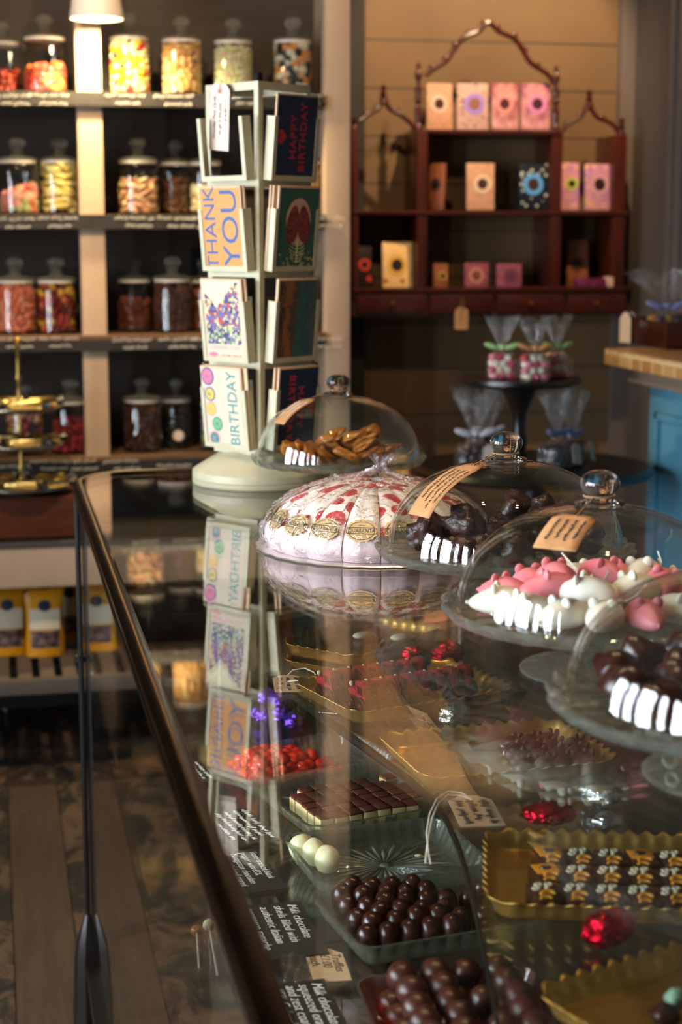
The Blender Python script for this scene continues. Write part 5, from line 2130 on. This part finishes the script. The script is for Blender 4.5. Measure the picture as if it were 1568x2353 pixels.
M, w, h, rz = T4
sq = [None, None]
for r_ in range(3):
    for i in range(8):
        kind = 0 if (r_ == 2 and i in (0, 3, 6)) or (r_ == 1 and i in (0,)) else 1
        x = -w / 2 + .052 + i * .0278 + r_ * .004
        y = -h / 2 + .034 + r_ * .043
        if x > w / 2 - .025:
            continue
        L = M @ Vector((x, y, .0005))
        rot = (0, 0, rz + R(14) + .05 * math.sin(5 * i + r_))
        if sq[kind] is None:
            o = square(kind)
            o.location = L
            o.rotation_euler = rot
            o.scale = (1.12, 1.12, 1.12)
            sq[kind] = o
        else:
            o = dup(sq[kind], L, rot=rot, scale=1.12)
        if kind == 0:
            tag(o, 'dark chocolate square with yellow plaque, %s' % {(1, 0): 'first of the middle row', (2, 0): 'at the far left corner of its tray', (2, 3): 'middle of the back row', (2, 6): 'right end of the back row'}[(r_, i)], 'chocolate', 'yellow-plaque squares')
        else:
            tag(o, 'dark chocolate square with white rings and yellow crescent, %s row' % ['front', 'middle', 'back'][r_], 'chocolate', 'white-ring squares in the %s row' % ['front', 'middle', 'back'][r_])
# small leftovers at the right of the nearest tray
M, w, h, rz = T5
p = atz(1553, 2300, ZU + .01)
o = blob('m', None, 5, (.009, .008, .008), .15).build('mint_sweet', plain('mint', '#8fb59a', .5), None, (p.x, p.y, ZU + .0115), smooth=60)
tag(o, 'pale mint green sweet at the right edge of the nearest tray', 'sweet')
p = atz(1530, 2340, ZU + .01)
o = blob('m', None, 6, (.012, .01, .009), .15).build('dark_sweet', MT['choc_dark'], None, (p.x, p.y, ZU + .0125), smooth=60)
tag(o, 'dark chocolate crumb lying in the nearest gold tray', 'sweet')


# ---- foil wrapped chocolates
def foil(u, v, z, rad, mat, label, seed, rz=0.0, grp=None):
    p = atz(u, v, z + rad[2])

    def g(vv):
        n = math.sin(7 * vv.x + seed) * math.sin(6 * vv.y + 2 * seed) + .7 * math.sin(13 * vv.z + 9 * vv.x + seed)
        k = 1 + .07 * n
        return Vector((vv.x * k, vv.y * k * (1 - .22 * vv.x), (vv.z if vv.z > 0 else vv.z * .8) * k))
    o = MB().ell((0, 0, 0), rad, nu=30, nv=20, fn=g).build('foil_chocolate', mat, None, (p.x, p.y, z + rad[2] * .9), rz=rz, smooth=28)
    tag(o, label, 'chocolate', grp)


foil(1045, 1640, ZU, (.021, .015, .016), MT['silver_foil'], 'crumpled silver foil chocolate between the tractor and figure trays', 1, .3)
foil(1262, 1868, ZU, (.028, .016, .0125), MT['red_foil'], 'shiny red foil chocolate lying behind the iced-square tray', 2, 3.0)
foil(1378, 1822, ZU, (.022, .017, .014), MT['silver_foil'], 'bright silver foil chocolate right of the red one', 3, 2.4)
foil(1398, 1882, ZU, (.021, .012, .008), MT['silver_foil'], 'flattened silver foil piece just behind the iced-square tray', 4, .6)
foil(1402, 2130, ZU, (.026, .016, .017), MT['red_foil'], 'red foil chocolate lying against the front edge of iced-square tray', 5, .4)
foil(945, 1500, ZU + .02, (.015, .012, .011), MT['red_foil'], 'small red foil chocolate behind the tractors', 6, .3)
foil(1028, 1500, ZU, (.024, .016, .019), MT['red_foil'], 'large red foil chocolate right of the blue foil one', 7, .2)
foil(968, 1520, ZU + .028, (.013, .010, .009), MT['blue_foil'], 'blue foil chocolate resting on the back row of tractors', 8, .1)
for j, (u, v) in enumerate(((618, 1600), (648, 1640), (676, 1655), (640, 1606), (605, 1640))):
    foil(u, v, ZL, (.018, .015, .015), MT['purple_foil'], 'purple foil chocolate in the cluster behind the red sweets', 20 + j, j * .7, 'purple foil chocolates')
# ---- pressed glass dishes on the lower shelf


def dish(w, h, ht, star, fine, mat, rib=.0012, wall=.003):
    n = 288
    base = rrect(w, h, .022, n)
    fl = .012
    outp, inp = [], []

    def ring(o, z, am, k):
        r_ = []
        for i, (x, y, nx, ny) in enumerate(base):
            c = am * (abs(math.sin(PI * k * i / n)) ** .7) if am else 0
            r_.append((x + nx * (o + c), y + ny * (o + c), z))
        return r_
    rg = [ring(-fl - .004, 0, 0, 1), ring(-fl, .002, 0, 1), ring(-fl + .003, .007, rib, fine), ring(-.004, ht * .8, rib, fine), ring(0, ht, rib * .6, fine),
          ring(-wall, ht, 0, fine), ring(-wall - .003, ht * .8, 0, 1), ring(-fl - .001, .009, 0, 1), ring(-fl - .005, .0055, 0, 1)]
    m = MB()
    # floor, with a cut star
    fl_r = []
    last = rg[-1]
    for s in (.93, .8, .6, .4, .2, .08, .02):
        r_ = []
        for i, (x, y, z) in enumerate(last):
            d = 0
            if star:
                d = .0066 * (abs(((i * star / n) % 1) * 2 - 1) - .5) * (1 if .08 < s < .7 else .15)
            r_.append((x * s, y * s, .0055 + d))
        fl_r.append(r_)
    m.rings(rg + fl_r, close0=True, close1=True)
    return m.build('glass_dish', mat, None, smooth=32, recalc=True)


def put_dish(A, B, C, label, ht, star, fine, mat=None, rib=.0012):
    c, w, h, rz = from_px(A, B, C, ZL + ht)
    o = dish(w, h, ht, star, fine, mat or GL['crystal'], rib)
    o.location = (c.x, c.y, ZL + .0006)
    o.rotation_euler = (0, 0, rz)
    tag(o, label, 'dish', 'pressed glass dishes on the lower shelf')
    return Matrix.Translation((c.x, c.y, ZL + .0078)) @ Matrix.Rotation(rz, 4, 'Z'), w, h, rz


D1 = put_dish((478, 1728), (566, 1800), (912, 1742), 'fluted clear dish of glossy red sweets, furthest on the lower shelf', .026, 0, 72, GL['clearbox'], .003)
D2 = put_dish((590, 1790), (692, 1908), (1040, 1850), 'pressed glass dish of cocoa-topped cake squares', .024, 40, 48, None, .0025)
D3 = put_dish((640, 1920), (750, 2036), (1140, 1985), 'crystal dish with cut star base holding three white truffles', .028, 36, 44, None, .003)
D4 = put_dish((745, 2050), (796, 2188), (1258, 2114), 'rectangular pressed glass dish crowded with dark truffles', .026, 24, 40, None, .0025)

# the cut star on the floor of the crystal dish
dsh = [o for o in COL.objects if o.get('label', '').startswith('crystal dish')][0]
m = MB()
W3, H3 = D3[1], D3[2]
for k in range(30):
    a = 2 * PI * k / 30
    rr_ = .98 / math.sqrt((math.cos(a) / (W3 * .40)) ** 2 + (math.sin(a) / (H3 * .40)) ** 2) * (1 if k % 2 else .8)
    ca, sa = math.cos(a), math.sin(a)
    wd = .0026
    vs = [(.010 * ca, .010 * sa, .0078), (rr_ * ca, rr_ * sa, .0078), (.72 * rr_ * ca - wd * sa, .72 * rr_ * sa + wd * ca, .0078), (.72 * rr_ * ca + wd * sa, .72 * rr_ * sa - wd * ca, .0078), (.70 * rr_ * ca, .70 * rr_ * sa, .0098)]
    m.add(vs, [(0, 4, 2), (2, 4, 1), (1, 4, 3), (3, 4, 0), (0, 2, 1, 3)])
m.lathe([(0, .0078), (.006, .0078), (.004, .0095), (0, .0098)], 12)
m.build('cut_star', thin_glass('cut_glass_facets', '#fafdf8', 1.6, .08, haze=.26, boost=.12), dsh, smooth=0)

# red sweets, heaped at the left half
M, w, h, rz = D1
q = random.Random(9)
rp_ = None
for lz in range(3):
    for i in range(9 - lz):
        for j in range(6 - lz):
            x = -w / 2 + .026 + lz * .006 + i * .0148 + q.uniform(-.003, .003)
            y = -h / 2 + .024 + lz * .008 + j * .0165 + q.uniform(-.003, .003)
            if x > -w / 2 + .026 + .0148 * (8.4 - lz - j * .5) or y > h / 2 - .022:
                continue
            L = M @ Vector((x, y, .0075 + lz * .0105))
            rot = (q.uniform(-.6, .6), q.uniform(-.6, .6), q.uniform(0, 6))
            if rp_ is None:
                rp_ = MB().ell((0, 0, 0), (.0092, .0078, .0066), nu=12, nv=8, fn=lambda v: Vector((v.x, v.y * (1 - .3 * v.x), v.z))).build('red_sweet', MT['jelly_red'], None, L, rot=rot, smooth=60)
                tag(rp_, 'glossy red jelly sweet heaped in the fluted clear dish', 'sweet', 'red sweets in the fluted dish')
            else:
                dup(rp_, L, rot=rot)

# cocoa squares
M, w, h, rz = D2
cs = None
s = .0178
for i in range(8):
    for j in range(6):
        if i == 7 and j in (0, 4) or (i == 6 and j == 5) or (i == 0 and j == 5):
            continue
        L = M @ Vector((-w / 2 + .03 + i * (s + .002) + .0006 * math.sin(9 * i + 5 * j), -h / 2 + .026 + j * (s + .002), .0004 + .0007 * (1 + math.sin(5 * i + 11 * j))))
        if cs is None:
            cs = thing('cake_square', 'small cream cake square with cocoa top in the pressed glass dish', 'cake', L, rz, 'cocoa cake squares')
            MB().box(-s / 2, s / 2, -s / 2, s / 2, 0, .0165).build('sponge', MT['cream_sponge'], cs, bevel=.0012)
            MB().box(-s / 2 + .0002, s / 2 - .0002, -s / 2 + .0002, s / 2 - .0002, .0165, .0195).build('cocoa_top', MT['cocoa'], cs, bevel=.0012)
        else:
            dup(cs, L, rz + .07 * math.sin(i * 7 + j * 3))

# white truffles
wt = None
for j, (u, v) in enumerate(((694, 1947), (722, 1958), (752, 1975))):
    p = atz(u, v, ZL + .022)
    L = (p.x, p.y, ZL + .0218)
    m = blob('w', None, 60 + j, (.0150, .0145, .0165), .05)
    m.ell((.004, -.010, -.009), (.006, .006, .005), nu=10, nv=8)
    o = m.build('white_truffle', MT['choc_white'], None, L, rz=j * .8, smooth=60)
    tag(o, 'round white chocolate truffle, %s of three in the crystal dish' % ['furthest', 'middle', 'nearest'][j], 'truffle', 'white truffles')
o = MB().ell((0, 0, 0), (.005, .0035, .0015), nu=10, nv=6).build('white_crumb', MT['choc_white'], None, tuple(atz(962, 1965, ZL + .009).xy) + (ZL + .0085,))
tag(o, 'tiny white crumb on the star of the crystal dish', 'crumb')

# dark truffles
tru = None
POS = [(844, 2157), (892, 2153), (942, 2147), (988, 2143), (1039, 2138), (821, 2122), (855, 2130), (910, 2125), (958, 2120), (1006, 2115), (1058, 2120), (875, 2108), (920, 2104), (970, 2102), (1026, 2099), (799, 2089), (844, 2094), (885, 2085), (933, 2082), (981, 2080), (1026, 2079), (787, 2065), (836, 2069), (889, 2064), (933, 2064), (980, 2059), (811, 2047), (855, 2049), (902, 2047), (947, 2042), (1079, 2075), (1111, 2115), (1111, 2052), (1084, 2112)]
placed = []
q = random.Random(4)
for (u, v) in POS:
    p = atz(u, v, ZL + .019)
    if any((p.xy - r.xy).length < .0175 for r in placed):
        continue
    placed.append(p)
    L = (p.x, p.y, ZL + .0075)
    if tru is None:
        tru = MB().lathe([(0, 0), (.0105, 0), (.0112, .0015), (.0114, .012), (.0108, .018), (.0085, .0235), (.005, .0265), (0, .0275)], 24, fn=lambda r, z, a, k: (r * (1 + .02 * math.sin(3 * a + 2 * k)), z)).build('dark_truffle', MT['choc_truffle'], None, L, smooth=50)
        tag(tru, 'domed dark chocolate truffle standing in the crowded glass dish', 'truffle', 'dark truffles in the glass dish')
    else:
        dup(tru, L, rz=q.uniform(0, 6), scale=q.uniform(1.0, 1.1))

# red plastic box of milk truffles
c, w, h, rz = from_px((835, 2245), (880, 2470), (1335, 2430), ZL + .034)
o = dish(w, h, .034, 0, 60, GL['redbox'], .002, .0018)
o.location = (c.x, c.y, ZL + .0006)
o.rotation_euler = (0, 0, rz)
tag(o, 'ribbed red plastic box of round milk chocolate truffles at bottom centre', 'box')
M = Matrix.Translation((c.x, c.y, ZL + .0066)) @ Matrix.Rotation(rz, 4, 'Z')
mt_ = None
q = random.Random(8)
for lz in range(2):
    for i in range(int((w - .06) / .031) + 1):
        for j in range(int((h - .055) / .029) + 1):
            if lz and (i % 3 == 2 and j % 2):
                continue
            L = M @ Vector((-w / 2 + .031 + i * .031 + q.uniform(-.0025, .0025) + lz * .012, -h / 2 + .031 + j * .029 + q.uniform(-.002, .002) + lz * .011, .0155 + lz * (.021 + q.uniform(-.002, .002))))
            rot = (q.uniform(0, 3), q.uniform(0, 3), q.uniform(0, 3))
            if mt_ is None:
                mt_ = blob('t', None, 70, (.0150, .0147, .0147), .035).build('milk_truffle', MT['choc_milk'], None, L, rot=rot, smooth=60)
                tag(mt_, 'round milk chocolate truffle heaped in the ribbed red box', 'truffle', 'milk truffles in the red box')
            else:
                dup(mt_, L, rot=rot)


# ---- black description cards
def quad(c4, z):
    a, b, c, d = [atz(u, v, z) for u, v in c4]      # left-top, right-top, right-bottom, left-bottom in the picture
    xd = ((d - a) + (c - b)) / 2
    yd = ((b - a) + (c - d)) / 2
    ctr_ = (a + b + c + d) / 4
    M = frame(ctr_, xd, yd)
    return M, xd.length, yd.length


def desc_card(c4, label, lines, size, name='description_card', z=ZL + .0035, mat=None, chalk=None, scr=0, xs=.8):
    M, w, h = quad(c4, z)
    o = MB().box(-w / 2, w / 2, -h / 2, h / 2, -.0008, 0).build(name, mat or MT['card_black'], None, M.translation, rot=M.to_euler())
    tag(o, label, 'card')
    n = max(len(lines), scr)
    for i, ln in enumerate(lines):
        y = h / 2 - h * (i + .8) / (n + .6)
        text('chalk_lettering', ln, size, chalk or MT['chalk'], o, Matrix.Translation((-w / 2 + .008, y, .0003)), 'LEFT', .3, xs, .00015, -.00022)
    if scr:
        m = MB()
        for i in range(scr):
            y = h / 2 - h * (i + .8) / (n + .6)
            scrib(m, -w / 2 + .008, w / 2 - .012, y, size * .62, size * .04, Matrix.Identity(4), 500 + i + int(c4[0][0]), .0006)
        m.build('chalk_writing', chalk or MT['chalk'], o)
    return o


desc_card([(545, 2086), (690, 2067), (757, 2190), (602, 2207)], 'black card chalked Milk chocolate shells filled with prosecco ganache', ['Milk chocolate', 'shells filled with', 'authentic Italian', 'prosecco ganache'], .0148, xs=1.02)
desc_card([(492, 1968), (570, 1945), (674, 2034), (520, 2064)], 'black card chalked with cracked black pepper and Madagascan chocolate wording', ['Stone cracked black', 'pepper with 65%', 'Madagascan chocolate', 'hand rolled and coated', 'in chocolate.'], .0125, xs=.86)
desc_card([(470, 1876), (556, 1850), (640, 1920), (548, 1955)], 'black card with blurred chalk writing left of the cake squares', [], .013, scr=5)
desc_card([(415, 1755), (446, 1745), (492, 1785), (458, 1808)], 'furthest small black card with chalk writing beside the rail', [], .011, scr=3)
desc_card([(578, 2268), (745, 2246), (840, 2440), (660, 2468)], 'black card chalked Milk chocolate with orange juice, cut by bottom edge', ['Milk chocolate, freshly', 'squeezed orange juice', 'and zest coated in', '45% Colombian', 'milk chocolate'], .0158, xs=1.0)
desc_card([(700, 2112), (762, 2104), (792, 2160), (728, 2168)], 'blank dark card tucked beside the truffle dish', [], .01, z=ZL + .0015)


def flat_tag(c4, label, z, mat, lines, size, loop=None, scr=0, seed=0):
    M, w, h = quad(c4, z)
    t = thing('price_tag', label, 'tag', M.translation, rot=M.to_euler())
    c = w * .16
    MB().prism([(-w / 2 + c, -h / 2), (w / 2, -h / 2), (w / 2, h / 2), (-w / 2 + c, h / 2), (-w / 2, h / 2 - c), (-w / 2, -h / 2 + c)], -.0006, 0).build('card', mat, t)
    n = max(len(lines), scr)
    for i, ln in enumerate(lines):
        text('handwriting', ln, size, MT['ink'], t, Matrix.Translation((-w / 2 + .013, h / 2 - h * (i + .75) / (n + .4), .0002)), 'LEFT', .25, 1.0, .0001)
    if scr:
        m = MB()
        for i in range(scr):
            scrib(m, -w / 2 + .014, w / 2 - .006, h / 2 - h * (i + .75) / (n + .4), size * .8, size * .06, Matrix.Identity(4), seed + i, .0004)
        m.build('handwriting', MT['ink'], t)
    if loop:
        Mi = M.inverted()
        P = [Mi @ atz(u, v, zz) for u, v, zz in loop]
        MB().tube(P, .0008, 5).build('string', MT['string'], t)
    return t


flat_tag([(700, 2188), (782, 2174), (807, 2250), (724, 2259)], 'buff tag inked Truffles £1.00 each, between two black cards', ZL + .0018, MT['buff'], ['Truffles', '£1.00', 'each.'], .0135)
flat_tag([(628, 1553), (692, 1549), (706, 1588), (630, 1590)], 'buff price tag with white string left of the tractor tray', ZU + .012, MT['buff'], [], .011, [(660, 1553, ZU + .013), (672, 1540, ZU + .02), (700, 1535, ZU + .022), (722, 1545, ZU + .02), (726, 1552, ZU + .0195), (700, 1562, ZU + .02), (662, 1566, ZU + .0135)], 3, 900)
lp_ = [(1085, 1838, ZU + .02), (1062, 1822, ZU + .024), (1030, 1818, ZU + .026), (1005, 1835, ZU + .025), (988, 1870, ZU + .02), (981, 1915, ZU + .01), (985, 1958, ZU + .002), (990, 1985, ZU + .0015)]
t = flat_tag([(1028, 1832), (1122, 1824), (1162, 1893), (1060, 1902)], 'buff price tag on looped white string beside the iced-square tray', ZU + .018, MT['buff'], [], .013, lp_, 3, 950)
M, w, h = quad([(1028, 1832), (1122, 1824), (1162, 1893), (1060, 1902)], ZU + .018)
lp2 = [(1085, 1838, ZU + .02), (1060, 1828, ZU + .023), (1030, 1826, ZU + .024), (1008, 1845, ZU + .023), (994, 1880, ZU + .016), (986, 1920, ZU + .008), (981, 1955, ZU + .002), (978, 1982, ZU + .0015)]
MB().tube([M.inverted() @ atz(u, v, z) for u, v, z in lp2], .0008, 5).build('string', MT['string'], t)

# wrapped lollipops inside the front pane
for j, (u, v, u2, v2, mt, lb) in enumerate(((452, 2142, 458, 2222, 'caramel', 'small amber lollipop lying just inside the front glass'), (480, 2128, 500, 2238, 'choc_white', 'small pale green lollipop lying just inside the front glass'))):
    p, p2 = atz(u, v, ZL + .008), atz(u2, v2, ZL + .003)
    t = thing('lollipop', lb, 'lollipop', (p.x, p.y, ZL + .0095))
    MB().ell((0, 0, 0), (.0065, .006, .0065), nu=14, nv=10).build('candy', MT[mt], t)
    MB().tube([(0, 0, 0), (p2.x - p.x, p2.y - p.y, -.0075)], .001, 6).build('stick', MT['string'], t)

# clear sachet lying under the truffle tag
M, w, h = quad([(648, 2200), (706, 2192), (720, 2252), (652, 2262)], ZL + .006)
o = MB().grid(lambda u, v: ((u - .5) * w, (v - .5) * h, .003 * math.sin(9 * u + 4 * v) + .002 * math.sin(17 * v + 6 * u)), 24, 16).build('clear_sachet', GL['wrap'], None, M.translation, rot=M.to_euler(), smooth=70, recalc=False)
tag(o, 'crumpled clear cellophane sachet between the two lower black cards', 'sachet')
# ------------------------------------------------------------------ light
w = bpy.data.worlds.new('World')
SC.world = w
w.use_nodes = True
bg = w.node_tree.nodes['Background']
bg.inputs[0].default_value = (.93, .96, 1.0, 1)
bg.inputs[1].default_value = 29.0


def spot(name, loc, tgt, energy, size, blend=.4, soft=.03, col=(1, .70, .42)):
    l = bpy.data.lights.new(name, 'SPOT')
    l.energy = energy
    l.spot_size = R(size)
    l.spot_blend = blend
    l.shadow_soft_size = soft
    l.color = col
    o = bpy.data.objects.new(name, l)
    o.location = loc
    d = Vector(tgt) - Vector(loc)
    o.rotation_euler = d.to_track_quat('-Z', 'Y').to_euler()
    link(o)


WARM = (1, .70, .42)
spot('pendant_light', (lp.x, lp.y, lp.z + .004), (lp.x, lp.y + .12, 1.2), 30, 160, .5, .03, (1, .76, .40))
spot('shelf_spot', (.0, 3.5, 2.85), (.1, 4.85, 1.75), 40, 50, .5, .03, WARM)
spot('shelf_spot', (.75, 3.5, 2.85), (.7, 4.85, 1.85), 34, 50, .5, .03, WARM)
spot('low_shelf_fill', (-.15, 2.9, 2.88), (.1, 4.6, .75), 75, 44, .7, .03, (1, .80, .58))  # added fill light, no fitting modelled; brightens the plinth and pouches
spot('wall_spot', (1.62, 4.35, 2.85), (1.55, 5.12, 1.9), 95, 58, .5, .02, WARM)
spot('counter_spot', (.1, 1.9, 2.9), (.35, 2.1, 1.0), 30, 70, .5, .03, WARM)
spot('counter_spot', (.75, 1.5, 2.9), (.6, 1.7, 1.0), 30, 70, .5, .03, WARM)

# ------------------------------------------------------------------ camera
cd = bpy.data.cameras.new('camera')
cam = bpy.data.objects.new('camera', cd)
link(cam)
cd.sensor_fit = 'VERTICAL'
cd.sensor_height = 36.0
cd.lens = F / 2353.0 * 36.0
cd.clip_start = .05
cam.location = CAM
cam.rotation_euler = (PI / 2 - PITCH, 0, -YAW)
cd.dof.use_dof = True
cd.dof.focus_distance = 2.0
cd.dof.aperture_fstop = 5.6
SC.camera = cam

SC.view_settings.view_transform = 'Standard'
SC.view_settings.look = 'None'
SC.view_settings.gamma = 1.0
SC.view_settings.use_curve_mapping = False
SC.view_settings.exposure = 0.85
cy = SC.cycles
cy.use_denoising = True
cy.max_bounces = 14
cy.transparent_max_bounces = 40
cy.transmission_bounces = 12
cy.glossy_bounces = 6
cy.diffuse_bounces = 4
cy.sample_clamp_indirect = 4.0
cy.sample_clamp_direct = 30.0
cy.caustics_reflective = False
cy.caustics_refractive = True
cy.blur_glossy = .5
cy.use_adaptive_sampling = True
cy.adaptive_threshold = .02
